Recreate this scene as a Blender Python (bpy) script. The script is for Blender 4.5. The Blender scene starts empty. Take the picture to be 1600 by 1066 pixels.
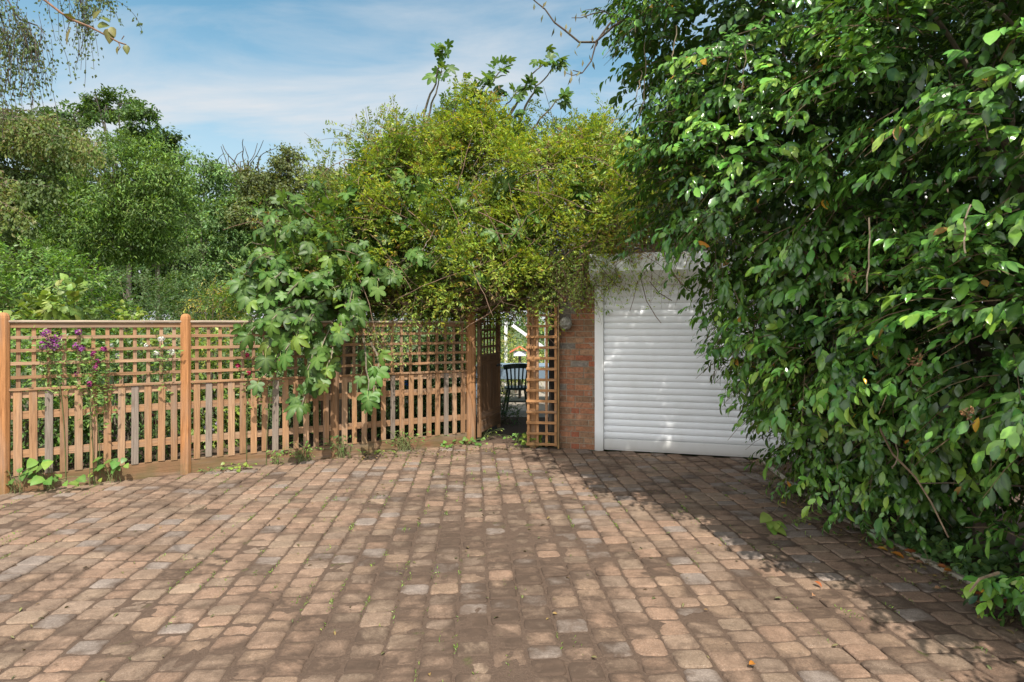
import bpy, math, random
import numpy as np
from mathutils import Vector, Matrix
R = math.radians
random.seed(7)
rng = np.random.default_rng(7)
scene = bpy.context.scene
C = scene.collection

# ---------------------------------------------------------------- camera
cam_d = bpy.data.cameras.new("camera")
cam = bpy.data.objects.new("camera", cam_d); C.objects.link(cam)
cam.location = (0, 0, 1.6); cam.rotation_euler = (R(90), 0, 0)
cam_d.sensor_width = 36; cam_d.lens = 21.6; cam_d.shift_y = -28/1600
cam_d.clip_start = 0.05; cam_d.clip_end = 2000
scene.camera = cam
# ---------------------------------------------------------------- sun and sky
SUN_AZ = np.array((0.23, -0.97)); SUN_AZ = SUN_AZ/np.linalg.norm(SUN_AZ); SUN_EL = R(56)
sd = bpy.data.lights.new("sun", 'SUN'); sd.energy = 4.4; sd.angle = R(0.55); sd.color = (1, .95, .86)
so = bpy.data.objects.new("sun", sd); C.objects.link(so)
sv = Vector((SUN_AZ[0]*math.cos(SUN_EL), SUN_AZ[1]*math.cos(SUN_EL), math.sin(SUN_EL)))
so.rotation_euler = sv.to_track_quat('Z', 'Y').to_euler(); so.location = sv*50
scene.view_settings.view_transform = 'Standard'; scene.view_settings.look = 'None'
scene.view_settings.exposure = 0.74; scene.view_settings.gamma = 1
scene.render.engine = 'CYCLES'
scene.cycles.max_bounces = 8; scene.cycles.transparent_max_bounces = 8
w = bpy.data.worlds.new("World"); scene.world = w; w.use_nodes = True
nt = w.node_tree; nt.nodes.clear()
def N(nt, t, **k):
    n = nt.nodes.new(t)
    for a, v in k.items():
        if a in n.inputs: n.inputs[a].default_value = v
        else: setattr(n, a, v)
    return n
def L(nt, a, b): nt.links.new(a, b)
wo = N(nt, 'ShaderNodeOutputWorld'); bg = N(nt, 'ShaderNodeBackground', Strength=0.15)
sky = N(nt, 'ShaderNodeTexSky', sky_type='NISHITA', sun_disc=False, sun_elevation=SUN_EL,
        sun_rotation=math.atan2(SUN_AZ[0], SUN_AZ[1]), air_density=1.0, dust_density=1.2, ozone_density=1.6)
tc = N(nt, 'ShaderNodeTexCoord'); sp = N(nt, 'ShaderNodeSeparateXYZ'); L(nt, tc.outputs['Generated'], sp.inputs[0])
za = N(nt, 'ShaderNodeMath', operation='ADD'); L(nt, sp.outputs['Z'], za.inputs[0]); za.inputs[1].default_value = .22
dx = N(nt, 'ShaderNodeMath', operation='DIVIDE'); L(nt, sp.outputs['X'], dx.inputs[0]); L(nt, za.outputs[0], dx.inputs[1])
dy = N(nt, 'ShaderNodeMath', operation='DIVIDE'); L(nt, sp.outputs['Y'], dy.inputs[0]); L(nt, za.outputs[0], dy.inputs[1])
cb = N(nt, 'ShaderNodeCombineXYZ'); L(nt, dx.outputs[0], cb.inputs[0]); L(nt, dy.outputs[0], cb.inputs[1])
mp = N(nt, 'ShaderNodeMapping'); L(nt, cb.outputs[0], mp.inputs[0])
mp.inputs['Rotation'].default_value = (0, 0, R(-20)); mp.inputs['Scale'].default_value = (.7, 1.5, 1); mp.inputs['Location'].default_value = (3.1, 1.2, 0)
cn = N(nt, 'ShaderNodeTexNoise', Scale=1.5, Detail=9, Roughness=.58, Distortion=.5); L(nt, mp.outputs[0], cn.inputs['Vector'])
cr = N(nt, 'ShaderNodeValToRGB'); L(nt, cn.outputs['Fac'], cr.inputs[0])
cr.color_ramp.elements[0].position = .44; cr.color_ramp.elements[1].position = .70
cr.color_ramp.elements[1].color = (.75, .75, .75, 1)
# more thin veil near the horizon
hz = N(nt, 'ShaderNodeMapRange'); L(nt, sp.outputs['Z'], hz.inputs[0])
hz.inputs[1].default_value = .0; hz.inputs[2].default_value = .42; hz.inputs[3].default_value = .95; hz.inputs[4].default_value = 0
ad = N(nt, 'ShaderNodeMath', operation='ADD', use_clamp=True); L(nt, cr.outputs[0], ad.inputs[0]); L(nt, hz.outputs[0], ad.inputs[1])
mx = N(nt, 'ShaderNodeMixRGB'); tn_ = N(nt, 'ShaderNodeMixRGB', blend_type='MULTIPLY'); tn_.inputs[0].default_value = 1; tn_.inputs[2].default_value = (.60, .85, .75, 1)
L(nt, sky.outputs[0], tn_.inputs[1]); L(nt, ad.outputs[0], mx.inputs[0]); L(nt, tn_.outputs[0], mx.inputs[1])
mx.inputs[2].default_value = (3.1, 3.2, 3.32, 1)
bk = N(nt, 'ShaderNodeMapRange'); L(nt, sp.outputs['Y'], bk.inputs[0])  # bright cloud behind the camera, out of view, added to lift ambient fill
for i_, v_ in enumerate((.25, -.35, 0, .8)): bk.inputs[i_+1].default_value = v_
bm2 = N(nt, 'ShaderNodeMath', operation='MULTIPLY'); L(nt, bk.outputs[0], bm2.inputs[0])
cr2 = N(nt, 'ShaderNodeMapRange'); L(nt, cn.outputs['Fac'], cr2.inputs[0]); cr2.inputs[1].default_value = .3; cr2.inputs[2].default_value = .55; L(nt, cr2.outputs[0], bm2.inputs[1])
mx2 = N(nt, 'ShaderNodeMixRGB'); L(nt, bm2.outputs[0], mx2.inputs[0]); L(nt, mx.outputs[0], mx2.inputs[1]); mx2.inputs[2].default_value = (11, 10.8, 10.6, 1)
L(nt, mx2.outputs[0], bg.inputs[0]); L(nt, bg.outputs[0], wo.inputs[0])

# ---------------------------------------------------------------- helpers
F = 960.0; HZ = 505.0; CX = 800.0; CH = 1.6
def W(px, py, Y):                       # picture measurement -> point in the world at distance Y
    return np.array(((px-CX)/F*Y, Y, CH-(py-HZ)/F*Y))
def s2l(r, g, b):
    f = lambda c: (c/12.92 if c <= .04045 else ((c+.055)/1.055)**2.4)
    return (f(r/255), f(g/255), f(b/255))
def hash3(i, j, k, s):
    h = (i.astype(np.int64)*374761393 + j.astype(np.int64)*668265263 + k.astype(np.int64)*2147483647 + s*1274126177) & 0xffffffff
    h = ((h ^ (h >> 13))*1274126177) & 0xffffffff
    h = h ^ (h >> 16)
    return (h & 0xffff)/65535.0
def vnoise(p, s=0):                     # value noise, p (n,3) -> 0..1
    i = np.floor(p).astype(np.int64); f = p-i; f = f*f*(3-2*f); o = 0
    for a in (0, 1):
        for b in (0, 1):
            for c in (0, 1):
                wgt = (f[:, 0] if a else 1-f[:, 0])*(f[:, 1] if b else 1-f[:, 1])*(f[:, 2] if c else 1-f[:, 2])
                o = o + wgt*hash3(i[:, 0]+a, i[:, 1]+b, i[:, 2]+c, s)
    return o
def fbm(p, s=0, o=4):
    r = 0; a = .5; t = 0
    for k in range(o):
        r = r+a*vnoise(p*2**k, s+k); t += a; a *= .55
    return r/t
def nz(v): return v/(np.linalg.norm(v, axis=-1, keepdims=True)+1e-9)

def new_mesh(name, V, FL, col=None, gc=None, smooth=False):
    """V (n,3); FL list of (k,m) int arrays of faces"""
    me = bpy.data.meshes.new(name)
    V = np.ascontiguousarray(V, dtype=np.float32)
    me.vertices.add(len(V)); me.vertices.foreach_set('co', V.ravel())
    FL = [np.asarray(f, dtype=np.int32) for f in FL if len(f)]
    loops = np.concatenate([f.ravel() for f in FL])
    tot = np.concatenate([np.full(len(f), f.shape[1], np.int32) for f in FL])
    start = np.concatenate(([0], np.cumsum(tot)[:-1])).astype(np.int32)
    me.loops.add(len(loops)); me.loops.foreach_set('vertex_index', loops)
    me.polygons.add(len(tot)); me.polygons.foreach_set('loop_start', start)
    me.polygons.foreach_set('use_smooth', np.full(len(tot), smooth))
    if col is not None:
        a = me.attributes.new('col', 'FLOAT_COLOR', 'POINT')
        a.data.foreach_set('color', np.c_[np.asarray(col, np.float32), np.ones(len(V), np.float32)].astype(np.float32).ravel())
    if gc is not None:
        a = me.attributes.new('gc', 'FLOAT_VECTOR', 'POINT')
        a.data.foreach_set('vector', np.asarray(gc, np.float32).ravel())
    me.update(calc_edges=True)
    return me
def link(name, me, mat, parent=None):
    o = bpy.data.objects.new(name, me); C.objects.link(o)
    if mat is not None: me.materials.append(mat)
    if parent is not None: o.parent = parent; o.matrix_parent_inverse = parent.matrix_world.inverted()
    return o
def tag(o, label, cat, group=None):
    o['label'] = label; o['category'] = cat
    if group: o['group'] = group
    return o
def struct(o, k='structure'):
    o['kind'] = k; return o
def thing(name, label, cat, loc=(0, 0, 0), group=None):
    o = bpy.data.objects.new(name, None); C.objects.link(o); o.location = loc
    o.empty_display_size = .2
    o.matrix_world = Matrix.Translation(loc)
    return tag(o, label, cat, group)

class MB:
    """collects boards, tubes, lathes ... and links them as ONE mesh"""
    def __init__(s): s.V = []; s.F = {}; s.col = []; s.gc = []; s.n = 0
    def add(s, V, faces, col=(1, 1, 1), gc=None):
        V = np.asarray(V, float); k = len(V)
        for f in faces: s.F.setdefault(len(f), []).append([i+s.n for i in f])
        s.V.append(V); col = np.asarray(col, float)
        s.col.append(np.tile(col, (k, 1)) if col.ndim == 1 else col)
        s.gc.append(V if gc is None else gc); s.n += k
    def addq(s, V, Farr, col, gc=None):
        V = np.asarray(V, float); Farr = np.asarray(Farr)
        s.F.setdefault(Farr.shape[1], []).extend((Farr+s.n).tolist())
        s.V.append(V); col = np.asarray(col, float)
        s.col.append(np.tile(col, (len(V), 1)) if col.ndim == 1 else col)
        s.gc.append(V if gc is None else gc); s.n += len(V)
    def box(s, c, ux, uy, uz, l, col=(1, 1, 1), ch=0.0):
        """ux is the grain direction; l full sizes along ux,uy,uz; ch = chamfer of the long edges"""
        c = np.asarray(c, float); A = [np.asarray(u, float)/np.linalg.norm(u) for u in (ux, uy, uz)]
        a, b, d = [x/2 for x in l]
        if ch <= 0: ring = [(-b, -d), (b, -d), (b, d), (-b, d)]
        else: ring = [(-b+ch, -d), (b-ch, -d), (b, -d+ch), (b, d-ch), (b-ch, d), (-b+ch, d), (-b, d-ch), (-b, -d+ch)]
        n = len(ring); P = []; G = []; off = np.array((random.random()*50, random.random()*50, random.random()*50))
        for x in (-a, a):
            for (y, z) in ring:
                P.append(c+A[0]*x+A[1]*y+A[2]*z); G.append(off+np.array((x, y, z)))
        fs = [[i, (i+1) % n, n+(i+1) % n, n+i] for i in range(n)]+[list(range(n))[::-1], list(range(n, 2*n))]
        s.add(P, fs, col, np.array(G))
    def bar(s, p, q, wd, th, up, col=(1, 1, 1), ch=0.0):
        p = np.asarray(p, float); q = np.asarray(q, float); d = q-p
        u = np.asarray(up, float); side = np.cross(d, u); side /= np.linalg.norm(side); upv = np.cross(side, d); 
        s.box((p+q)/2, d, side, upv, (np.linalg.norm(d), wd, th), col, ch)
    def tube(s, path, rad, sides=6, col=(1, 1, 1), cap=True):
        P = np.asarray(path, float); n = len(P); rad = np.broadcast_to(np.asarray(rad, float), (n,))
        T = np.gradient(P, axis=0) if n > 2 else np.repeat((P[1]-P[0])[None], 2, 0); T = nz(T)
        ref = np.array((0, 0, 1.)) if abs(T[0][2]) < .9 else np.array((1., 0, 0))
        A = nz(np.cross(T, ref)); B = np.cross(T, A)
        ang = np.arange(sides)*2*math.pi/sides
        V = (P[:, None]+rad[:, None, None]*(np.cos(ang)[None, :, None]*A[:, None]+np.sin(ang)[None, :, None]*B[:, None])).reshape(-1, 3)
        i = np.arange(n-1)[:, None]*sides; j = np.arange(sides)[None]; k = (j+1) % sides
        Q = np.stack([i+j, i+k, i+sides+k, i+sides+j], -1).reshape(-1, 4)
        ln = np.concatenate(([0], np.cumsum(np.linalg.norm(np.diff(P, axis=0), axis=1))))
        off = random.random()*40
        gc = np.stack([np.repeat(ln, sides)+off, np.tile(np.cos(ang), n)*np.repeat(rad, sides)+off, np.tile(np.sin(ang), n)*np.repeat(rad, sides)], -1)
        s.addq(V, Q, col, gc)
        if cap and sides > 3:
            s.F.setdefault(sides, []).append([s.n-sides+x for x in range(sides)])
    def lathe(s, c, prof, sides=16, col=(1, 1, 1), sq=None):
        """prof list of (r,z)"""
        c = np.asarray(c, float); ang = np.arange(sides)*2*math.pi/sides
        V = np.array([[c[0]+r*math.cos(a), c[1]+r*math.sin(a), c[2]+z] for r, z in prof for a in ang])
        n = len(prof); Q = [[i*sides+j, i*sides+(j+1) % sides, (i+1)*sides+(j+1) % sides, (i+1)*sides+j] for i in range(n-1) for j in range(sides)]
        s.addq(V, Q, col); b = s.n-len(V)
        s.F.setdefault(sides, []).append([b+(n-1)*sides+j for j in range(sides)])
        s.F.setdefault(sides, []).append([b+sides-1-j for j in range(sides)])
    def build(s, name, mat, parent=None, smooth=False):
        me = new_mesh(name, np.concatenate(s.V), [np.array(v) for v in s.F.values()], np.concatenate(s.col), np.concatenate(s.gc), smooth)
        return link(name, me, mat, parent)

# ---------------------------------------------------------------- leaves
def leaf_template(w=.4, fold=.06, droop=.15, st=((.28, .8), (.58, 1.0), (.83, .62)), curl=0.0):
    V = [(0, 0, 0)]
    for t, k in st:
        z = -droop*t*t
        V += [(t, k*w/2, z+fold*k), (t, 0, z), (t, -k*w/2, z+fold*k)]
    V.append((1, 0, -droop-curl)); n = len(st); T = [(0, 2, 1), (0, 3, 2)]; Q = []
    for i in range(n-1):
        a = 1+3*i; b = a+3; Q += [(a, a+1, b+1, b), (a+1, a+2, b+2, b+1)]
    a = 1+3*(n-1); e = len(V)-1; T += [(a, a+1, e), (a+1, a+2, e)]
    vein = np.array([.6]+[0, .5, 0]*n+[.1])
    return np.array(V, float), np.array(T), np.array(Q).reshape(-1, 4), vein
T_SMALL = leaf_template(.48, .05, .12, ((.5, 1.0),))
T_CAM = leaf_template(.5, .045, .16)
T_HEART = leaf_template(.82, .05, .2, ((.14, .95), (.42, 1.0), (.76, .52)))
T_LONG = leaf_template(.2, .03, .5, ((.3, 1.0), (.6, .9), (.85, .5)))
T_VINE = leaf_template(.38, .05, .1, ((.5, 1.0),))
T_NARROW = leaf_template(.3, .04, .2, ((.5, 1.0),))
def fig_template(dr=.22, vf=.04, fold=0.):
    V = [(0, 0, 0)]; vein = [1.0]; T = []; Q = []
    lob = [(-98, .60, .19), (-48, .86, .20), (0, 1.0, .215), (48, .86, .20), (98, .60, .19)]
    pol = lambda a, r, z: (r*math.cos(R(a)), r*math.sin(R(a)), z)
    sinus = [(-150, .24), (-73, .40), (-24, .47), (24, .47), (73, .40), (150, .24)]
    si = []
    for a, r in sinus: si.append(len(V)); V.append(pol(a, r, .02)); vein.append(0)
    for i, (a, l, wd) in enumerate(lob):
        d = np.array((math.cos(R(a)), math.sin(R(a)), 0)); s = np.array((-d[1], d[0], 0)); k = len(V)
        dz = -dr*l*l-fold*abs(math.sin(R(a)))*l
        V += [tuple(d*l*.5+(0, 0, -vf-fold*.4*abs(math.sin(R(a))))), tuple(d*l+(0, 0, dz)), tuple(d*l*.68+s*wd+(0, 0, .015+dz*.4)), tuple(d*l*.68-s*wd+(0, 0, .015+dz*.4)),
              tuple(d*l*.9+s*wd*.62+(0, 0, dz*.75)), tuple(d*l*.9-s*wd*.62+(0, 0, dz*.75))]
        vein += [.9, .25, 0, 0, 0, 0]
        M, t, l1, r1, l2, r2 = range(k, k+6)
        Q += [(0, si[i], r1, M), (0, M, l1, si[i+1]), (M, r1, r2, t), (M, t, l2, l1)]
    return np.array(V, float), np.array(T).reshape(-1, 3), np.array(Q), np.array(vein)
T_FIGS = [fig_template(.18, .04), fig_template(.45, .06, .15), fig_template(.3, .05, -.25), fig_template(.6, .05, .35)]
def leaves(name, tm, P, D, Nn, S, col, mat, parent=None, vein=(.35, .5, .2), vk=.5, smooth=True):
    tv, tt, tq, tvein = tm; n = len(P); k = len(tv)
    X = nz(D); Y = nz(np.cross(Nn, X)); Z = np.cross(X, Y)
    S = np.broadcast_to(np.asarray(S, float), (n,))[:, None, None]
    V = P[:, None]+S*(tv[None, :, 0:1]*X[:, None]+tv[None, :, 1:2]*Y[:, None]+tv[None, :, 2:3]*Z[:, None])
    vv = (tvein*vk)[None, :, None]; cc = col[:, None]*(1-vv)+np.asarray(vein)[None, None]*vv
    off = (np.arange(n)*k)[:, None, None]
    FL = []
    if len(tt): FL.append((tt[None]+off).reshape(-1, 3))
    if len(tq): FL.append((tq[None]+off).reshape(-1, 4))
    me = new_mesh(name, V.reshape(-1, 3), FL, cc.reshape(-1, 3), None, smooth)
    return link(name, me, mat, parent)
def pal(n, cols, wts, jit=.18):
    cols = np.array(cols, float); i = rng.choice(len(cols), n, p=np.array(wts)/sum(wts))
    return cols[i]*np.clip(1+rng.normal(0, jit, (n, 1)), .4, 1.8)*np.clip(1+rng.normal(0, jit*.3, (n, 3)), .6, 1.5)
def runit(n): return nz(rng.normal(size=(n, 3)))
def lobes_surface(E, n, lo=0.0, hi=.25, lump=.0, fr=1.2, seed=3, keep=.9):
    E = np.array(E, float); c = E[:, :3]; r = E[:, 3:]
    wt = r[:, 0]*r[:, 1]+r[:, 1]*r[:, 2]+r[:, 0]*r[:, 2]
    i = rng.choice(len(E), n, p=wt/wt.sum()); u = runit(n); d = 1-rng.uniform(lo, hi, (n, 1))
    p = c[i]+u*r[i]*d; nn = nz(u/r[i])
    ok = np.ones(n, bool)
    for k in range(len(E)):
        q = np.linalg.norm((p-c[k])/r[k], axis=1); ok &= (k == i) | (q > keep*(1-hi*.5))
    p = p[ok]; nn = nn[ok]
    if lump: p = p+nn*((fbm(p*fr, seed, 3)-.5)*2*lump)[:, None]
    return p, nn

# ---------------------------------------------------------------- materials
def mat(name, build):
    m = bpy.data.materials.new(name); m.use_nodes = True; t = m.node_tree; t.nodes.clear()
    o = N(t, 'ShaderNodeOutputMaterial'); b = N(t, 'ShaderNodeBsdfPrincipled'); L(t, b.outputs[0], o.inputs[0])
    build(t, b, o); return m
def attr(t, n): return N(t, 'ShaderNodeAttribute', attribute_name=n)
def mixc(t, fac, a, b, mode='MIX'):
    m = N(t, 'ShaderNodeMixRGB', blend_type=mode)
    for s, v in ((0, fac), (1, a), (2, b)):
        if isinstance(v, bpy.types.NodeSocket): L(t, v, m.inputs[s])
        else: m.inputs[s].default_value = v if s == 0 else ((*v, 1) if len(v) == 3 else v)
    return m.outputs[0]
def noise(t, vec, scale, detail=4, rough=.55, sc=None, dist=0):
    if sc:
        mp = N(t, 'ShaderNodeMapping'); mp.inputs['Scale'].default_value = sc; L(t, vec, mp.inputs[0]); vec = mp.outputs[0]
    n = N(t, 'ShaderNodeTexNoise', Scale=scale, Detail=detail, Roughness=rough, Distortion=dist); L(t, vec, n.inputs['Vector']); return n.outputs['Fac']
def ramp(t, v, a, b, lo=0., hi=1.):
    m = N(t, 'ShaderNodeMapRange'); L(t, v, m.inputs[0])
    for i, x in enumerate((a, b, lo, hi)): m.inputs[i+1].default_value = x
    return m.outputs[0]
def math_(t, op, a, b):
    m = N(t, 'ShaderNodeMath', operation=op, use_clamp=False)
    for i, v in enumerate((a, b)):
        if isinstance(v, bpy.types.NodeSocket): L(t, v, m.inputs[i])
        else: m.inputs[i].default_value = v
    return m.outputs[0]
def bump(t, b, h, s=.4, d=.01):
    n = N(t, 'ShaderNodeBump', Strength=s, Distance=d); L(t, h, n.inputs['Height']); L(t, n.outputs[0], b.inputs['Normal'])
def pos(t): return N(t, 'ShaderNodeNewGeometry').outputs['Position']
def leaf_mat(name, rough=.4, trans=.35, tcol=(1.5, 1.35, .5), spec=.5, under=None, gain=1.0):
    def f(t, b, o):
        c = attr(t, 'col').outputs['Color']
        p = pos(t); v = noise(t, p, 22, 2)
        c = mixc(t, 1, c, mixc(t, v, tuple(gain*x for x in (.72, .74, .7)), tuple(gain*x for x in (1.28, 1.24, 1.2))), 'MULTIPLY')
        if under:
            g = N(t, 'ShaderNodeNewGeometry')
            c = mixc(t, math_(t, 'MULTIPLY', g.outputs['Backfacing'], .55), c, under)
        L(t, c, b.inputs['Base Color']); b.inputs['Roughness'].default_value = rough
        b.inputs['Specular IOR Level'].default_value = spec
        tr = N(t, 'ShaderNodeBsdfTranslucent'); L(t, mixc(t, 1, c, (*tcol,), 'MULTIPLY'), tr.inputs[0])
        ms = N(t, 'ShaderNodeMixShader'); ms.inputs[0].default_value = trans
        L(t, b.outputs[0], ms.inputs[1]); L(t, tr.outputs[0], ms.inputs[2]); L(t, ms.outputs[0], o.inputs[0])
    return mat(name, f)
M_CAM = leaf_mat('camellia_leaf', .23, .24, (1.5, 1.45, .35), .55, (.06, .10, .025), 1.9)
M_FIG = leaf_mat('fig_leaf', .46, .3, (1.4, 1.4, .4), .32, (.14, .20, .06))
M_VINE = leaf_mat('vine_leaf', .5, .42, (1.3, 1.2, .4), .3, None, 1.6)
M_TREE = leaf_mat('tree_leaf', .5, .38, (1.4, 1.3, .45), .3, None, 1.65)
M_SHRUB = leaf_mat('shrub_leaf', .42, .36, (1.3, 1.3, .45), .4, None, 1.3)
M_PETAL = leaf_mat('petal', .6, .35, (1, 1, 1), .2)
M_DEAD = leaf_mat('dry_leaf', .6, .15, (1, .8, .5), .3)
def wood_f(t, b, o):
    g = attr(t, 'gc').outputs['Vector']; c = attr(t, 'col').outputs['Color']
    n1 = noise(t, g, 3.0, 5, .6, (1.2, 26, 26), .6); n2 = noise(t, g, 2.2, 3, .5, (.6, 5, 5)); n3 = noise(t, g, 30, 2, .5, (.3, 3, 3))
    kn = N(t, 'ShaderNodeTexVoronoi', Scale=1.0)
    mp = N(t, 'ShaderNodeMapping'); mp.inputs['Scale'].default_value = (3.2, 11, 11); L(t, g, mp.inputs[0]); L(t, mp.outputs[0], kn.inputs['Vector'])
    knot = ramp(t, kn.outputs['Distance'], .06, .2, .55, 1)
    c = mixc(t, 1, c, mixc(t, ramp(t, n1, .3, .7), (.62, .58, .55), (1.25, 1.22, 1.18)), 'MULTIPLY')
    c = mixc(t, ramp(t, n2, .48, .72, 0, .55), c, (.21, .17, .14))
    c = mixc(t, 1, c, mixc(t, knot, (.5, .38, .3), (1, 1, 1)), 'MULTIPLY')
    c = mixc(t, 1, c, mixc(t, n3, (.9, .9, .9), (1.1, 1.1, 1.1)), 'MULTIPLY')
    p = N(t, 'ShaderNodeSeparateXYZ'); L(t, pos(t), p.inputs[0])
    gr = math_(t, 'MULTIPLY', ramp(t, p.outputs['Z'], .0, .28, 1, 0), ramp(t, noise(t, pos(t), 7, 4), .4, .65))
    c = mixc(t, math_(t, 'MULTIPLY', gr, .6), c, (.09, .085, .035))
    L(t, c, b.inputs['Base Color']); b.inputs['Roughness'].default_value = .78; b.inputs['Specular IOR Level'].default_value = .25
    bump(t, b, n1, .35, .004)
M_WOOD = mat('fence_wood', wood_f)
def bark_f(t, b, o):
    c = attr(t, 'col').outputs['Color']; p = pos(t); n = noise(t, p, 25, 5, .65, (1, 1, .35)); m = noise(t, p, 4, 3)
    c = mixc(t, 1, c, mixc(t, ramp(t, n, .3, .7), (.5, .48, .46), (1.4, 1.35, 1.3)), 'MULTIPLY')
    c = mixc(t, ramp(t, m, .5, .75, 0, .35), c, (.07, .08, .035))
    L(t, c, b.inputs['Base Color']); b.inputs['Roughness'].default_value = .85; bump(t, b, n, .5, .01)
M_BARK = mat('bark', bark_f)
def paint_f(col, rough=.4, dirt=.25, spec=.4):
    def f(t, b, o):
        p = pos(t); n = noise(t, p, 3.5, 5, .6, (1, 1, .45)); n2 = noise(t, p, 60, 2)
        c = mixc(t, ramp(t, n, .45, .75, 0, dirt), col, tuple(x*.62*y for x, y in zip(col, (1, .95, .85))))
        s = N(t, 'ShaderNodeSeparateXYZ'); L(t, p, s.inputs[0])
        c = mixc(t, ramp(t, s.outputs['Z'], .0, .25, dirt*2.2, 0), c, (.2, .17, .13))
        L(t, c, b.inputs['Base Color']); L(t, ramp(t, n2, .3, .7, rough-.06, rough+.08), b.inputs['Roughness']); b.inputs['Specular IOR Level'].default_value = spec
    return f
M_WHITE = mat('white_paint', paint_f((.78, .79, .8), .38, .3))
M_SLAT = mat('shutter_paint', paint_f((.74, .755, .78), .36, .22))
M_GREENPAINT = mat('green_paint', paint_f((.012, .035, .028), .35, .2))
M_BLUEGLAZE = mat('blue_glaze', paint_f((.01, .06, .33), .15, .1, .6))
M_GREYBLUE = mat('grey_blue_paint', paint_f((.17, .23, .29), .6, .3))
M_ORANGE = mat('orange_cloth', paint_f((.62, .17, .09), .8, .2, .2))
def brick_f(t, b, o):
    c = attr(t, 'col').outputs['Color']; p = pos(t)
    n = noise(t, p, 35, 5, .65); m = noise(t, p, 6, 4); q = noise(t, p, 150, 2)
    c = mixc(t, 1, c, mixc(t, ramp(t, n, .3, .72), (.55, .55, .56), (1.35, 1.3, 1.25)), 'MULTIPLY')
    c = mixc(t, ramp(t, m, .54, .72, 0, .5), c, (.12, .10, .065))
    c = mixc(t, ramp(t, noise(t, p, 11, 4), .62, .7, 0, .5), c, (.33, .3, .26))
    L(t, c, b.inputs['Base Color']); b.inputs['Roughness'].default_value = .9; b.inputs['Specular IOR Level'].default_value = .2
    bump(t, b, math_(t, 'ADD', n, q), .6, .006)
M_BRICK = mat('brick', brick_f)
def mortar_f(t, b, o):
    p = pos(t); n = noise(t, p, 30, 5); m = noise(t, p, 4, 3)
    c = mixc(t, n, (.24, .2, .15), (.42, .37, .29)); c = mixc(t, ramp(t, m, .45, .7, 0, .6), c, (.09, .085, .05))
    L(t, c, b.inputs['Base Color']); b.inputs['Roughness'].default_value = .95; bump(t, b, n, .6, .006)
M_MORTAR = mat('mortar', mortar_f)
def stone_f(t, b, o):
    p = pos(t); n = noise(t, p, 40, 5); m = noise(t, p, 9, 4)
    c = mixc(t, n, (.12, .11, .09), (.36, .34, .3)); c = mixc(t, ramp(t, m, .45, .65, 0, .55), c, (.08, .085, .045))
    L(t, c, b.inputs['Base Color']); b.inputs['Roughness'].default_value = .9; bump(t, b, n, .7, .008)
M_STONE = mat('stone', stone_f)
def dirt_mask(t, p):
    s = N(t, 'ShaderNodeSeparateXYZ'); L(t, p, s.inputs[0])
    # trodden band of soil up the middle of the drive
    bx = math_(t, 'SUBTRACT', s.outputs['X'], -.15); bx = math_(t, 'MULTIPLY', bx, bx)
    by = math_(t, 'SUBTRACT', s.outputs['Y'], 3.6); by = math_(t, 'MULTIPLY', math_(t, 'MULTIPLY', by, by), .16)
    g = N(t, 'ShaderNodeMath', operation='POWER'); g.inputs[0].default_value = 2.718
    L(t, math_(t, 'MULTIPLY', math_(t, 'ADD', bx, by), -1.15), g.inputs[1])
    n = noise(t, p, 2.1, 8, .72, (1, 1, .2), .6); n2 = noise(t, p, 11, 6, .75)
    v = math_(t, 'ADD', math_(t, 'ADD', math_(t, 'MULTIPLY', n, 1.0), math_(t, 'MULTIPLY', n2, .40)), math_(t, 'SUBTRACT', math_(t, 'MULTIPLY', g.outputs[0], .15), .13))
    return v, n2
def paver_f(t, b, o):
    c = attr(t, 'col').outputs['Color']; p = pos(t)
    n = noise(t, p, 90, 4, .7); n1 = noise(t, p, 14, 4, .6); sp_ = noise(t, p, 260, 2, .5)
    c = mixc(t, 1, c, mixc(t, ramp(t, n, .3, .7), (.72, .7, .7), (1.25, 1.24, 1.22)), 'MULTIPLY')
    c = mixc(t, 1, c, mixc(t, ramp(t, n1, .3, .7), (.8, .79, .78), (1.16, 1.15, 1.14)), 'MULTIPLY')
    c = mixc(t, ramp(t, sp_, .62, .72, 0, .5), c, (.5, .42, .34))
    v, n2 = dirt_mask(t, p)
    ed = N(t, 'ShaderNodeSeparateXYZ'); L(t, attr(t, 'gc').outputs['Vector'], ed.inputs[0]); eg = ramp(t, ed.outputs['X'], .35, 1, 0, .10)
    v = math_(t, 'ADD', math_(t, 'ADD', v, eg), ed.outputs['Z'])
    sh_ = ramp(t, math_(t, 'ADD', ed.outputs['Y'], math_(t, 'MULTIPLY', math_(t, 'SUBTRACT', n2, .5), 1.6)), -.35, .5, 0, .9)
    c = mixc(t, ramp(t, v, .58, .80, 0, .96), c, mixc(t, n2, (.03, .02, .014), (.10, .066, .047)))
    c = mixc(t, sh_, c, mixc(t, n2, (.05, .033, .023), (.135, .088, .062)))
    c = mixc(t, ramp(t, noise(t, p, 5, 5, .7), .64, .74, 0, .4), c, (.07, .06, .03))
    L(t, c, b.inputs['Base Color']); b.inputs['Roughness'].default_value = .88; b.inputs['Specular IOR Level'].default_value = .2
    bump(t, b, math_(t, 'ADD', math_(t, 'MULTIPLY', n, .6), math_(t, 'MULTIPLY', n1, 1.)), .55, .006)
M_PAVER = mat('paver', paver_f)
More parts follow.
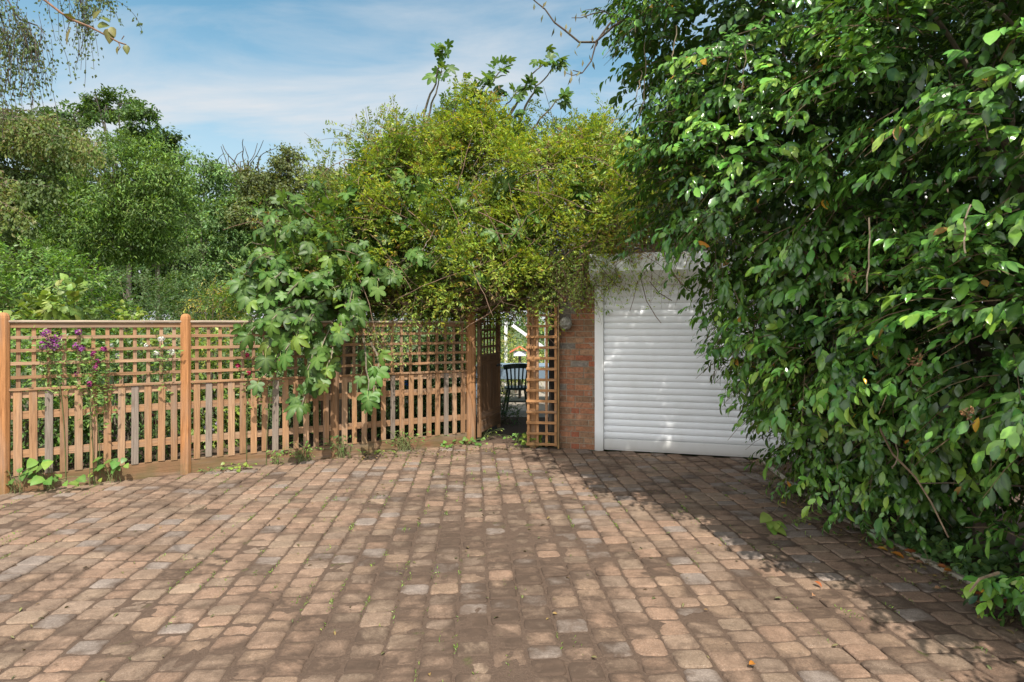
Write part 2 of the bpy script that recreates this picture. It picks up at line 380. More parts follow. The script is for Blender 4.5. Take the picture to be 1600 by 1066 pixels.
def soil_f(green):
    def f(t, b, o):
        p = pos(t); n = noise(t, p, 60, 5, .7); m = noise(t, p, 3.2, 5, .65); q = noise(t, p, 200, 3)
        c = mixc(t, n, (.055, .037, .027), (.15, .10, .072))
        c = mixc(t, ramp(t, m, .62-green, .72-green, 0, .7), c, mixc(t, n, (.04, .05, .012), (.11, .14, .03)))
        c = mixc(t, ramp(t, q, .62, .7, 0, .5), c, (.26, .2, .15))
        L(t, c, b.inputs['Base Color']); b.inputs['Roughness'].default_value = .95; b.inputs['Specular IOR Level'].default_value = .15
        bump(t, b, math_(t, 'ADD', n, q), .8, .01)
    return f
M_SOIL = mat('joint_soil', soil_f(.0)); M_BED = mat('bed_soil', soil_f(-.05)); 
def lawn_f(t, b, o):
    p = pos(t); n = noise(t, p, 40, 5, .7); m = noise(t, p, .8, 4)
    c = mixc(t, n, (.025, .05, .012), (.10, .16, .035)); c = mixc(t, ramp(t, m, .4, .7, 0, .6), c, (.09, .075, .045))
    L(t, c, b.inputs['Base Color']); b.inputs['Roughness'].default_value = .9; bump(t, b, n, 1, .03)
M_LAWN = mat('lawn', lawn_f)
def patio_f(t, b, o):
    p = pos(t); n = noise(t, p, 50, 4); c = mixc(t, n, (.2, .17, .135), (.36, .31, .26))
    L(t, c, b.inputs['Base Color']); b.inputs['Roughness'].default_value = .9; bump(t, b, n, .5, .01)
M_PATIO = mat('patio', patio_f)
def felt_f(t, b, o):
    n = noise(t, pos(t), 40, 4); L(t, mixc(t, n, (.05, .05, .05), (.12, .115, .11)), b.inputs['Base Color']); b.inputs['Roughness'].default_value = .95
M_FELT = mat('roof_felt', felt_f)
def metal_f(t, b, o):
    b.inputs['Base Color'].default_value = (.03, .03, .03, 1); b.inputs['Metallic'].default_value = .6; b.inputs['Roughness'].default_value = .5
M_IRON = mat('black_iron', metal_f)
BARK = (.16, .125, .09); BARKD = (.07, .052, .038)

# ================================================================ SETTING
# fence line
FP = [np.array(p) for p in ((-6.12, 5.0), (-4.80, 5.80), (-3.50, 6.59), (-2.12, 7.35), (-.556, 8.21))]
GD = nz(np.array((1.893, -.515)))       # direction of the garage front
G0 = np.array((1.05, 7.76))             # left foot of the shutter
GN = np.array((GD[1], -GD[0]))          # outward normal (towards the camera)
KERB = [np.array(p) for p in ((2.95, -2.0), (2.92, 2.2), (2.84, 3.38), (2.76, 4.1), (2.66, 5.2), (2.75, 6.2), (2.9, 7.25))]
def sheet(name, pts, z, m):
    me = bpy.data.meshes.new(name); me.from_pydata([(x, y, z) for x, y in pts], [], [list(range(len(pts)))]); me.update()
    return struct(link(name, me, m))
sheet('ground', [(-400, -400), (400, -400), (400, 400), (-400, 400)], -.06, M_LAWN)
def inside(x, y, poly):
    c = np.zeros(x.shape, bool); n = len(poly)
    for i in range(n):
        (x1, y1), (x2, y2) = poly[i], poly[(i+1) % n]
        c ^= ((y1 > y) != (y2 > y)) & (x < (x2-x1)*(y-y1)/((y2-y1) or 1e-9)+x1)
    return c
g_end = G0+GD*1.95
DRIVE = [(-7.9, -2.2), (-7.9, 4.0)]+[tuple(p) for p in FP]+[(-.45, 8.3), (.18, 8.0), (.585, 7.9), tuple(G0+GN*.02), tuple(g_end+GN*.02)]+[tuple(p) for p in KERB[::-1]]
DRIVE = [(float(a), float(b)) for a, b in DRIVE]
def soil_height(p2):
    p3 = np.c_[p2, np.zeros(len(p2))]
    n = fbm(p3*np.array((2.3, 2.3, 1)), 11, 5); f = fbm(p3*14, 23, 3)
    band = np.exp(-((p2[:, 0]+.15)**2*1.1+(p2[:, 1]-3.6)**2*.17))
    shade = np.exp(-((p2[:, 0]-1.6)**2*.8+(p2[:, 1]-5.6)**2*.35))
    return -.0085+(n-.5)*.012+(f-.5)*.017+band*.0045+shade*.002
xs = np.arange(-7.9, 3.0, .03); ys = np.arange(-.2, 8.4, .03)
gx, gy = np.meshgrid(xs, ys); P2 = np.c_[gx.ravel(), gy.ravel()]
z = soil_height(P2); z = np.minimum(z, .004)
nx, ny = len(xs), len(ys)
idx = (np.arange(ny-1)[:, None]*nx+np.arange(nx-1)[None]).ravel()
cxy = P2[idx]+.015; ins = inside(cxy[:, 0], cxy[:, 1], DRIVE); idx = idx[ins]
Q = np.stack([idx, idx+1, idx+nx+1, idx+nx], -1)
struct(link('soil', new_mesh('soil', np.c_[P2, z], [Q], None, None, True), M_SOIL))
# pavers: columns converge slightly to the left of straight ahead
e2 = nz(np.array((-60., 960.))); e1 = np.array((e2[1], -e2[0]))
pv = MB(); PW = .1735
PC = [s2l(178, 148, 122), s2l(170, 137, 116), s2l(186, 152, 130), s2l(160, 138, 120), s2l(148, 134, 122), s2l(182, 142, 118), s2l(165, 148, 128)]
PC = [np.array(c)*np.array((.50, .478, .492)) for c in PC]; PM = sum(PC)/len(PC); PC = [(c*.32+PM*.68)*np.array((.97, 1.03, 1.0)) for c in PC]
bord = [p for p in DRIVE]
for i in range(-50, 20):
    v = -2.4+random.random()*.1
    while v < 10:
        ln = random.choice((.118, .142, .142, .142, .165))
        u0 = .0846+i*PW; cu = u0+PW/2; cv = v+ln/2; v += ln
        c2 = e1*cu+e2*cv
        if c2[1] < -.1 or not inside(np.array([c2[0]]), np.array([c2[1]]), DRIVE)[0]: continue
        if c2[1] < 2 and abs(c2[0]) > 2.6: continue
        j = random.uniform(.0038, .0075); hw = PW/2-j; hl = ln/2-random.uniform(.0026, .006); k = min(hl, random.uniform(.016, .030))
        zt = random.gauss(0, .0022)+.010*(fbm(np.array([[c2[0]*.9, c2[1]*.9, 3.]]), 55, 2)[0]-.5); tx, ty = random.gauss(0, .012), random.gauss(0, .012); ra = random.gauss(0, .012)
        ox = random.gauss(0, .0015)
        out = [(hw-k, hl), (hw-.3*k, hl-.3*k), (hw, hl-k), (hw, -hl+k), (hw-.3*k, -hl+.3*k), (hw-k, -hl), (-hw+k, -hl), (-hw+.3*k, -hl+.3*k), (-hw, -hl+k), (-hw, hl-k), (-hw+.3*k, hl-.3*k), (-hw+k, hl)]
        out = [(x+random.gauss(0, .0018), y+random.gauss(0, .0018)) for x, y in out][::-1]
        V = []
        for sc_, zz in ((.0, -.03), (.0, -.008), (.0045, -.0025), (.011, 0.0)):
            for x, y in out:
                x = x-math.copysign(sc_, x); y = y-math.copysign(sc_, y)
                xr = x*math.cos(ra)-y*math.sin(ra)+ox; yr = x*math.sin(ra)+y*math.cos(ra)
                w2 = e1*(cu+xr)+e2*(cv+yr); V.append((w2[0], w2[1], zz+zt+tx*x+ty*y))
        n = 12
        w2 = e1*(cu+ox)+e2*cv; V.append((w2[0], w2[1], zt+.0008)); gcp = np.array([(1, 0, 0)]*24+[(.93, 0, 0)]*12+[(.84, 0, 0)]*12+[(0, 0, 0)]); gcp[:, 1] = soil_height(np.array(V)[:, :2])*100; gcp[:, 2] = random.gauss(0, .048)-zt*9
        fs = [[r*n+a, r*n+(a+1) % n, (r+1)*n+(a+1) % n, (r+1)*n+a] for r in range(3) for a in range(n)]+[[3*n+a, 3*n+(a+1) % n, 4*n] for a in range(n)]
        col = random.choice(PC)*random.gauss(1, .08)
        if random.random() < .12: col = np.array((.185, .15, .128))*random.uniform(.9, 1.1)
        pv.add(V, fs, col, gcp)
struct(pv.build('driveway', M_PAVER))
# bed under the camellia, kerb, garden ground
sheet('flower_bed', [tuple(p+np.array((.05, 0))) for p in KERB]+[(9, 7.2), (9, -2)], -.02, M_BED)
sheet('path', [(-.47, 8.28), (.2, 8.0), (.55, 8.2), (1.4, 12.5), (-1.2, 12.5)], -.02, M_BED)
sheet('patio', [(-.7, 10.6), (2.4, 10.4), (3.6, 17), (-1.5, 17)], -.012, M_PATIO)
sheet('garden_bed', [(-9.5, 4.0)]+[tuple(p+np.array((-.03, .05))) for p in FP]+[(-.6, 9.6), (-9.5, 9.2)], -.03, M_BED)
kb = MB()
for a, b in zip(KERB[:-1], KERB[1:]):
    L_ = np.linalg.norm(b-a); k = max(1, int(L_/.45)); d = (b-a)/L_
    for i in range(k):
        p = a+d*(i*L_/k+.006); q = a+d*((i+1)*L_/k-.006); h = .006+random.gauss(0, .006); sh = np.array((-d[1], d[0]))*-.03
        kb.bar((*(p+sh), h/2-.015), (*(q+sh), h/2-.015+random.gauss(0, .004)), .06, h+.05, (0, 0, 1), (1, 1, 1), .012)
struct(kb.build('kerb', M_MORTAR))

# ================================================================ FENCE
Z3 = np.array((0, 0, 1.)); 
def v3(p, z): return np.array((p[0], p[1], z))
TAN = np.array((.30, .172, .092)); TANS = [TAN*k for k in (.8, .9, 1, 1.1)]+[np.array((.35, .225, .14)), np.array((.30, .19, .115))]
GREYW = np.array((.20, .165, .14))
fence = thing('trellis_fence', 'tan timber fence of open pickets topped by square lattice, beside the paved drive', 'fence', (FP[1][0], FP[1][1], 0))
def post(p, h, wd, t, parent, name='post', col=None, cyl=True):
    m = MB(); col = col if col is not None else np.array((.36, .17, .07))
    t3 = v3(t, 0); n3 = np.array((t[1], -t[0], 0)); a = wd/2; ch = wd*.28
    ring = [(-a+ch, -a), (a-ch, -a), (a, -a+ch), (a, a-ch), (a-ch, a), (-a+ch, a), (-a, a-ch), (-a, -a+ch)]
    zs = [(-.1, 1), (h-.055, 1), (h-.03, .93), (h-.012, .74), (h, .35)] if cyl else [(-.1, 1), (h-.012, 1), (h, .9)]
    V = []; G = []; off = random.random()*40
    for zz, s_ in zs:
        for x, y in ring: V.append(v3(p, zz)+t3*x*s_+n3*y*s_); G.append((zz+off, x+off, y))
    fs = [[r*8+i, r*8+(i+1) % 8, r*8+8+(i+1) % 8, r*8+8+i] for r in range(len(zs)-1) for i in range(8)]+[list(range(len(zs)*8-8, len(zs)*8))]
    m.add(V, fs, col, np.array(G)); return m.build(name, M_WOOD, parent)
def fence_panel(A, B, parent, wa=.05, wb=.05):
    t = nz(B-A); n = np.array((t[1], -t[0])); Ln = np.linalg.norm(B-A)
    t3 = v3(t, 0); n3 = v3(n, 0)
    P = lambda s, d, zz: v3(A+t*s+n*d, zz)
    pk = MB(); np_ = max(3, round((Ln-wa-wb)/.118)); pitch = (Ln-wa-wb)/np_
    lat = MB(); rails = MB(); gb = MB(); cap = MB()
    for i in range(np_):
        s = wa+pitch*(i+.5)
        c = GREYW*random.uniform(.8, 1.1) if (i*7+int(A[0]*10)) % 6 == 2 else random.choice(TANS)*random.uniform(.85, 1.15)
        b0 = .145+random.gauss(0, .006); lean = random.gauss(0, .004)
        pk.box((P(s, .022, b0)+P(s+lean, .022, .955))/2, P(s+lean, .022, .955)-P(s, .022, b0), t3, n3, (.955-b0, .064+random.gauss(0, .003), .017), c, .002)
        lat.box(P(s, -.006, 1.268), (0, 0, 1), t3, n3, (.60, .034, .017), random.choice(TANS)*.95)
    for k, zz in enumerate((1.085, 1.212, 1.338, 1.464)):
        lat.box(P(Ln/2, .0125, zz+random.gauss(0, .002)), t3, Z3, n3, (Ln-wa-wb+.01, .031, .017), random.choice(TANS)*1.05)
    for zz, h in ((.915, .06), (.72, .072), (.352, .072)):
        rails.box(P(Ln/2, .0, zz), t3, Z3, n3, (Ln-wa-wb+.01, h, .026), random.choice(TANS)*1.1)
    cap.box(P(Ln/2, .0, 1.578), t3, Z3, n3, (Ln-wa-wb+.01, .05, .042), TAN*.85, .003)
    cap.box(P(Ln/2, .0, 1.616), t3, Z3, n3, (Ln-wa-wb+.014, .024, .082), np.array((.36, .29, .23)), .006)
    cap.box(P(Ln/2, .027, .968), t3, Z3, n3, (Ln-wa-wb+.01, .026, .034), TAN*.95, .003)
    gb.box(P(Ln/2, .003, .062), t3, Z3, n3, (Ln-wa-wb+.01, .17, .04), TAN*.62, .003)
    o = pk.build('fence_panel', M_WOOD, parent)
    lat.build('lattice', M_WOOD, o); rails.build('rail', M_WOOD, o); gb.build('gravel_board', M_WOOD, o); cap.build('capping', M_WOOD, o)
for i in range(4): fence_panel(FP[i], FP[i+1], fence, .05, .06 if i == 3 else .05)
for i in range(4):
    t = nz(FP[min(i+1, 4)]-FP[i]); post(FP[i]+np.array((t[1], -t[0]))*(.012 if i < 3 else -.02), 1.70 if i < 3 else 1.6, .10, t, fence, 'post', None if i < 3 else TAN*.75)
t = nz(FP[4]-FP[3]); post(FP[4]+np.array((t[1], -t[0]))*.012, 1.78, .125, t, fence, 'post', np.array((.32, .165, .075)), False)

# ---- garden gate, standing open into the garden
ga = np.array((-.455, 8.36)); gb_ = np.array((-.19, 9.22)); gt = nz(gb_-ga); gn = np.array((gt[1], -gt[0])); gl = np.linalg.norm(gb_-ga)
gate = thing('garden_gate', 'tan wooden gate with lattice top and boarded lower half, standing open inwards', 'gate', (ga[0], ga[1], 0))
GP = lambda s, d, zz: v3(ga+gt*s+gn*d, zz); g3 = v3(gt, 0); gn3 = v3(gn, 0)
m = MB()
GC = TAN*.78
for s in (.03, gl-.03): m.box(GP(s, 0, .90), Z3, g3, gn3, (1.71, .06, .045), GC*random.uniform(.9, 1.1), .004)
for zz in (1.725, 1.05, .32): m.box(GP(gl/2, 0, zz), g3, Z3, gn3, (gl-.122, .06 if zz > .5 else .10, .04), GC*random.uniform(.9, 1.1), .003)
m.build('gate_frame', M_WOOD, gate)
m = MB()
for k in range(6): m.box(GP(.06+(gl-.12)*(k+.5)/6, .004, .70), Z3, g3, gn3, (.92 if k % 2 else .918, (gl-.126)/6-.003, .018), GC*random.uniform(.8, 1.15), .003)
m.box(GP(gl/2, .02, .185), g3, Z3, gn3, (gl-.13, .16, .018), GC*.7, .003)
m.build('board', M_WOOD, gate)
m = MB()
for k in range(6): m.box(GP(.06+(gl-.12)*(k+.5)/6, -.008, 1.39), Z3, g3, gn3, (.61, .03, .014), GC*.9)
for k in range(5): m.box(GP(gl/2, .0075, 1.15+k*.118), g3, Z3, gn3, (gl-.12, .03, .014), GC)
m.build('lattice', M_WOOD, gate)
m = MB(); m.box(GP(gl-.14, .034, .98), g3, Z3, gn3, (.16, .03, .014), (1, 1, 1), .003); m.tube([GP(gl-.1, .04, .98), GP(gl-.1, .075, .98), GP(gl-.16, .085, .97)], .008, 6)
m.build('latch', M_IRON, gate)

# ---- narrow trellis screen on a post
ta = np.array((.19, 7.86)); tb = np.array((.575, 7.80)); tt = nz(tb-ta); tn = np.array((tt[1], -tt[0])); tl = np.linalg.norm(tb-ta)
tre = thing('square_trellis', 'narrow orange brown square trellis panel standing against the brick pier', 'trellis', (ta[0], ta[1], 0))
TP = lambda s, d, zz: v3(ta+tt*s+tn*d, zz); t3 = v3(tt, 0); n3 = v3(tn, 0); TC = np.array((.36, .19, .085))
m = MB()
for k in range(4): m.box(TP(.02+(tl-.04)*k/3, 0, .935), Z3, t3, n3, (1.81, .034, .022), TC*random.uniform(.85, 1.1), .003)
for k in range(14): m.box(TP(tl/2-.004, .022, .06+k*.1365), t3, Z3, n3, (tl-.0+random.uniform(-.006, .012), .033, .02), TC*random.uniform(.85, 1.15), .003)
m.build('lattice', M_WOOD, tre)
m = MB(); m.box(TP(.075, -.065, .92), Z3, t3, n3, (1.86, .085, .085), TC*.75, .006); m.build('post', M_WOOD, tre)
m = MB(); m.box(TP(tl+.016, -.012, .93), Z3, n3, t3, (1.84, .09, .022), TC*np.array((.75, .85, .8)), .003); m.build('side_board', M_WOOD, tre)
m = MB(); m.box(TP(tl-.055, -.12, .92), Z3, t3, n3, (1.8, .13, .02), (.022, .018, .014), .003); m.build('dark_filler', M_WOOD, tre)  # invented near-black board, stands in for the darkness behind the trellis

# ================================================================ GARAGE
gar = thing('garage', 'brick garage with white roller shutter, overgrown by climber on its flat roof', 'garage', (G0[0], G0[1], 0))
GW = 2.42; GT = 2.5; X3 = v3(GD, 0); O3 = v3(GN, 0)
GPt = lambda s, d, zz: v3(G0+GD*s+GN*d, zz)
bm_ = MB(); mo = MB()
BC = [s2l(150, 92, 68), s2l(140, 82, 62), s2l(126, 88, 70), s2l(120, 96, 78), s2l(158, 100, 72), s2l(132, 100, 80), s2l(150, 84, 60), s2l(112, 88, 72), s2l(140, 112, 90)]
def brick_run(s0, s1, z0, z1, pt, ax, out, th=.1):
    """Flemish-ish bond between s0..s1 on a wall face; pt(s,d,z)"""
    zz = z0; k = 0
    while zz < z1-.03:
        s = s0-(0 if k % 2 else random.choice((.112, .055))); r = k % 2
        while s < s1-.01:
            ln = .215 if r % 2 == 0 else (.1025 if random.random() < .5 else .215); r += 1
            a, b = max(s, s0), min(s+ln, s1); s += ln+.01
            if b-a < .02: continue
            col = (np.array(random.choice(BC))*.5+np.array(s2l(158, 122, 94))*.5)*random.uniform(.78, 1.15)
            if random.random() < .08: col = np.array((.2, .175, .15))*random.uniform(.8, 1.2)
            if random.random() < .05: col = np.array(s2l(146, 90, 68))
            e = random.uniform(.0025, .006)
            bm_.box(pt((a+b)/2, e-th/2, zz+.0325), ax, out, Z3, (b-a, th, .065), col, 0.0)
        zz += .075; k += 1
brick_run(-.475, -.0, .0, 2.42, GPt, X3, O3)
bm_.build('brick_pier', M_BRICK, gar); bm_ = MB()
brick_run(GW, GW+.9, .0, 2.42, GPt, X3, O3)
bm_.build('brick_pier', M_BRICK, gar)
mo.box(GPt(-.2375, -.13, 1.21), X3, O3, Z3, (.46, .252, 2.44), ch=0)
mo.box(GPt(GW+.45, -.13, 1.21), X3, O3, Z3, (.9, .252, 2.44))
# side and back walls
SP = lambda s, d, zz: GPt(-.475+d, -s, zz)
mo.box(GPt(-.36, -2.9, 1.21), O3, X3, Z3, (5.2, .22, 2.40)); mo.box(GPt(GW+.78, -2.9, 1.21), O3, X3, Z3, (5.2, .22, 2.40))
mo.box(GPt(1.4, -5.6, 1.21), X3, O3, Z3, (3.7, .2, 2.38))
mo.box(GPt(GW/2, -.16, 2.32), X3, O3, Z3, (GW-.01, .2, .2))
mo.build('wall', M_MORTAR, gar)
m = MB(); m.box(GPt(1.4, -2.8, 2.47), X3, O3, Z3, (3.9, 5.85, .09), ch=0); m.build('roof', M_FELT, gar)
m = MB(); m.box(GPt(.055, .02, 1.03), Z3, X3, O3, (2.06, .11, .06), (1, 1, 1), .004); m.build('door_frame', M_WHITE, gar)
m = MB(); m.box(GPt(GW-.055, .02, 1.03), Z3, X3, O3, (2.06, .11, .06), (1, 1, 1), .004); m.build('door_frame', M_WHITE, gar)
# shutter: slats rolled as one curtain
prof = []; sl = .0805; zz = .155
while zz < 2.12:
    for f, d in ((0, -.002), (.06, .004), (.2, .0095), (.45, .0125), (.7, .0105), (.88, .005), (.96, -.001)): prof.append((zz+f*sl, d))
    zz += sl
V = []; 
for zz, d in prof:
    for s in (.112, GW-.112): V.append(GPt(s, d+.006, zz))
m = MB(); m.addq(V, [[2*i, 2*i+1, 2*i+3, 2*i+2] for i in range(len(prof)-1)], (1, 1, 1)); door = m.build('roller_door', M_SLAT, gar)
m = MB(); m.box(GPt(GW/2, .008, .092), X3, O3, Z3, (GW-.226, .03, .122), (1, 1, 1), .004); m.box(GPt(GW/2, .008, .022), X3, O3, Z3, (GW-.226, .02, .018)); m.build('bottom_rail', M_WHITE, door)
# shutter box: upright front, chamfered underside
sec = [(0, 2.445), (.24, 2.445), (.24, 2.235), (.07, 2.075), (0, 2.075)]
V = [GPt(s, d+.004, zz) for s in (-.045, GW+.045) for d, zz in sec]; n = 5
m = MB(); m.add(V, [[i, (i+1) % n, n+(i+1) % n, n+i] for i in range(n)]+[list(range(n))[::-1], list(range(n, 2*n))]); m.build('shutter_box', M_WHITE, gar)
m = MB(); m.tube([GPt(-.13, .03, 2.35), GPt(-.13, .03, 1.9)], .012, 6, (.1, .1, .1)); m.build('cable', M_IRON, gar)

# ---- carved stone face on the pier
def stone_face():
    c = W(884, 506, 7.74); o = thing('stone_mask', 'small weathered stone face ornament fixed high on the brick pier', 'ornament', tuple(c))
    nu, nv = 26, 22; V = []; r = .082
    for j in range(nv+1):
        v = math.pi*j/nv
        for i in range(nu):
            u = 2*math.pi*i/nu; x = math.sin(v)*math.cos(u); y = -math.sin(v)*math.sin(u); zz = math.cos(v)
            p = np.array((x*r*.98, y*r*.85, zz*r*1.0))
            f = max(0, math.sin(v)*math.sin(u))   # faces the drive
            bl = lambda a, b, s: math.exp(-(((x-a)**2+(zz-b)**2)/s**2))
            d = .022*bl(0, -.12, .2)+.012*bl(0, .1, .15)+.016*(bl(-.36, .42, .24)+bl(.36, .42, .24))-.026*(bl(-.34, .14, .17)+bl(.34, .14, .17))
            d += .012*(bl(-.5, -.2, .24)+bl(.5, -.2, .24))-.022*bl(0, -.5, .16)+.014*bl(0, -.36, .14)+.016*bl(0, -.8, .25)
            p[1] -= d*f*1.5
            if zz > .6: p *= 1+.05*math.sin(u*9)
            V.append(c+GPt(0, 0, 0)*0+X3*p[0]-O3*p[1]*1+Z3*p[2])
    m = MB(); Q = [[j*nu+i, (j+1)*nu+i, (j+1)*nu+(i+1) % nu, j*nu+(i+1) % nu] for j in range(nv) for i in range(nu)]
    m.addq(V, Q, (1, 1, 1)); m.build('face', M_STONE, o, True)
    m = MB(); m.box(c-O3*.055, X3, Z3, O3, (.10, .12, .05), (1, 1, 1), .03); m.build('backing_plate', M_STONE, o)
stone_face()

# ---- pergola carrying the climber
per = thing('pergola', 'dark timber pergola above the gateway, almost hidden under the climber', 'pergola', (-.2, 9.4, 0))
PCOL = np.array((.10, .062, .04))
for x, y in ((-2.6, 8.55), (-.95, 10.45), (-2.6, 10.6)):
    m = MB(); m.box((x, y, 1.0), Z3, (1, 0, 0), (0, 1, 0), (2.1, .1, .1), PCOL, .006); m.build('post', M_WOOD, per)
for y in (8.5, 10.45):
    m = MB(); m.box((-1.1, y, 1.88), (1, .02, 0), (0, 1, 0), Z3, (4.4, .07, .14), PCOL, .005); m.build('beam', M_WOOD, per)
for k in range(8):
    m = MB(); m.box((-3.0+k*.5, 9.4, 2.0), (0, 1, 0), (1, 0, 0), Z3, (2.7, .05, .1), PCOL*1.2, .004); m.build('rafter', M_WOOD, per)
# ================================================================ PLANTS
def bez(a, b, c, n=10):
    t = np.linspace(0, 1, n)[:, None]; return (1-t)**2*a+2*t*(1-t)*b+t*t*c
def wob(path, amp, seed=0):
    path = np.array(path, float); n = len(path); k = rng.normal(0, amp, (n, 3)); k[0] = 0; k = np.cumsum(k, 0); return path+k-np.linspace(0, 1, n)[:, None]*k[-1]*.7
def in_sprays(P, D, Nn, spec, wu=.8, wn=.35):
    """expand shoots P (start) D (dir) into leaves along each shoot. spec: n leaves, len, droop, leaf size range, side angle"""
    n, Ln, droop, s0, s1, side, hang = spec; m = len(P); LP = []; LD = []; LN = []; LS = []; SI = []
    Ls = Ln*rng.uniform(.6, 1.25, m)[:, None]; sv_ = nz(np.cross(D, np.array((0, 0, 1.))+rng.normal(0, .25, (m, 3))))
    up = nz(np.cross(sv_, D)); up = np.where(up[:, 2:3] < 0, -up, up)
    for k in range(n):
        t = (k+.4)/n; p = P+D*Ls*t; p[:, 2] -= droop*Ls[:, 0]*t*t
        dd = D.copy(); dd[:, 2] -= 2*droop*t
        sg = 1 if k % 2 else -1
        d = nz(dd)*(.55+.5*t)+sv_*sg*side*(1.05-t*.8)+rng.normal(0, .2, (m, 3)); d[:, 2] -= hang*rng.uniform(.3, 1.4, m)
        LP.append(p); LD.append(nz(d)); LN.append(nz(up*wu+np.array((0, 0, .35))+Nn*wn+rng.normal(0, .28, (m, 3)))); LS.append(rng.uniform(s0, s1, m)*(1-.25*abs(t-.6))); SI.append(np.arange(m))
    return [np.concatenate(x) for x in (LP, LD, LN, LS, SI)]
def shoot_tubes(mb, P, D, Ln, droop, r, col, step=1, seg=4):
    for i in range(0, len(P), step):
        t = np.linspace(0, 1, seg)[:, None]; p = P[i]+D[i]*Ln*t; p[:, 2] -= droop*Ln*t[:, 0]**2
        mb.tube(p, np.linspace(r, r*.45, seg), 3, col, False)

# ---------------------------------------------------------------- camellia
cam_t = thing('camellia_bush', 'huge glossy dark green camellia leaning over the garage shutter', 'bush', (3.2, 4.6, 0))
E = [(2.62, 5.1, 4.2, 1.72, 1.3, 1.5), (2.75, 5.0, 2.85, 1.66, 1.25, 1.0), (3.1, 5.05, 1.6, 1.22, 1.1, .85), (3.25, 5.1, .75, .86, 1.0, .62),
     (3.25, 3.6, 3.0, 1.30, 1.4, 1.35), (3.2, 3.5, 1.65, 1.12, 1.25, .85), (3.6, 3.4, .6, .6, .95, .4), (3.75, 2.0, 2.0, 1.05, 1.0, 1.5), (3.9, 5.4, 5.0, 1.6, 1.3, 1.2),
     (1.9, 4.9, 3.6, .75, .7, .8), (2.9, 4.2, 1.1, .6, .6, .35), (3.0, 3.5, 1.45, .6, .6, .4), (3.2, 4.9, .5, .62, .8, .35), (2.95, 3.3, .22, .3, .3, .2), (2.75, 5.2, 1.25, .65, .7, .5), (2.95, 5.2, .6, .5, .6, .42), (2.6, 5.0, 2.05, .78, .8, .6), (2.6, 4.3, 1.6, .7, .8, .5)]
def cam_ok(P): return (P[:, 2] > .10) & ~((P[:, 1] < 2.6) & (P[:, 0] > 4.0))
Pb, Nb = lobes_surface(E, 2900, .0, .16, .24, 1.1, 5); k = cam_ok(Pb) & (fbm(Pb*1.6, 41, 3) > .37); Pb, Nb = Pb[k], Nb[k]
m_ = len(Pb); lat_ = nz(np.cross(Nb, np.array((0, 0, 1.))+rng.normal(0, .2, (m_, 3)))); ax_ = nz(Nb*.8+lat_*rng.normal(0, .75, (m_, 1))+np.array((0, 0, .02))+rng.normal(0, .15, (m_, 3))); sd_ = nz(np.cross(ax_, np.array((0, 0, 1.))+Nb*.35))
P = []; D = []; Nn = []
for q in range(11):
    t_ = rng.uniform(-.32, .26, (m_, 1)); sg = 1 if q % 2 else -1; o_ = rng.uniform(.0, .16, (m_, 1))*sg
    P.append(Pb+ax_*t_+sd_*o_-np.array((0, 0, .35))*(t_+.1)**2+rng.normal(0, .03, (m_, 3))); D.append(nz(ax_*(.9 if q else 1.4)+sd_*sg*rng.uniform(.15, 1.0, (m_, 1))+rng.normal(0, .22, (m_, 3)))); Nn.append(Nb)
nb = rng.normal(0, 1, m_); P, D, Nn = np.concatenate(P), np.concatenate(D), np.concatenate(Nn); nb = np.tile(nb, 11)
LP, LD, LN, LS, SI = in_sprays(P, D, Nn, (7, .20, .28, .043, .10, .95, .5), .5, .85)
young = (nb+rng.normal(0, .5, len(P)) > .8)[SI]; tip = np.arange(len(LP))//len(P) >= 4
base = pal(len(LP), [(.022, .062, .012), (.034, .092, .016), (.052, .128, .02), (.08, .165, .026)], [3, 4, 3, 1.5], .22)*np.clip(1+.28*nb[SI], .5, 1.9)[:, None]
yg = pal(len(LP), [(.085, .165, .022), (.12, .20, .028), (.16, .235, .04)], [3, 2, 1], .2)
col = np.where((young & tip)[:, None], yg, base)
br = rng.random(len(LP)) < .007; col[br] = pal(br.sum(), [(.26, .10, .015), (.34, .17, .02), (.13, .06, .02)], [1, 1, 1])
LS = LS*np.clip(rng.lognormal(0, .2, len(LS)), .5, 1.45); vi = rng.integers(0, 3, len(LP))
for q, tm_ in enumerate((T_CAM, leaf_template(.44, .10, .34), leaf_template(.5, .02, -.06, ((.25, .75), (.5, 1.0), (.8, .7)), .18))):
    k = vi == q; leaves('foliage', tm_, LP[k], LD[k], LN[k], LS[k], col[k], M_CAM, cam_t, (.14, .24, .06), .4)
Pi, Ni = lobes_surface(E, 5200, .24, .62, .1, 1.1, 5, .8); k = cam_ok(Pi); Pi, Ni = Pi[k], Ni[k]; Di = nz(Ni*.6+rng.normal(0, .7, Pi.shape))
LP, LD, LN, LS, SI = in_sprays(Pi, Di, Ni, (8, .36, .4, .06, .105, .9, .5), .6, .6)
leaves('inner_foliage', T_CAM, LP, LD, LN, LS, pal(len(LP), [(.012, .032, .009), (.02, .048, .011), (.03, .06, .014)], [3, 3, 1], .2), M_CAM, cam_t, (.1, .16, .05), .2)  # old inner leaves coloured darker, also to deepen shade in the gaps
mb = MB(); shoot_tubes(mb, P-D*.1, D, .32, .4, .0035, (.12, .085, .045), 3)
mb.build('twig', M_BARK, cam_t)
mb = MB()
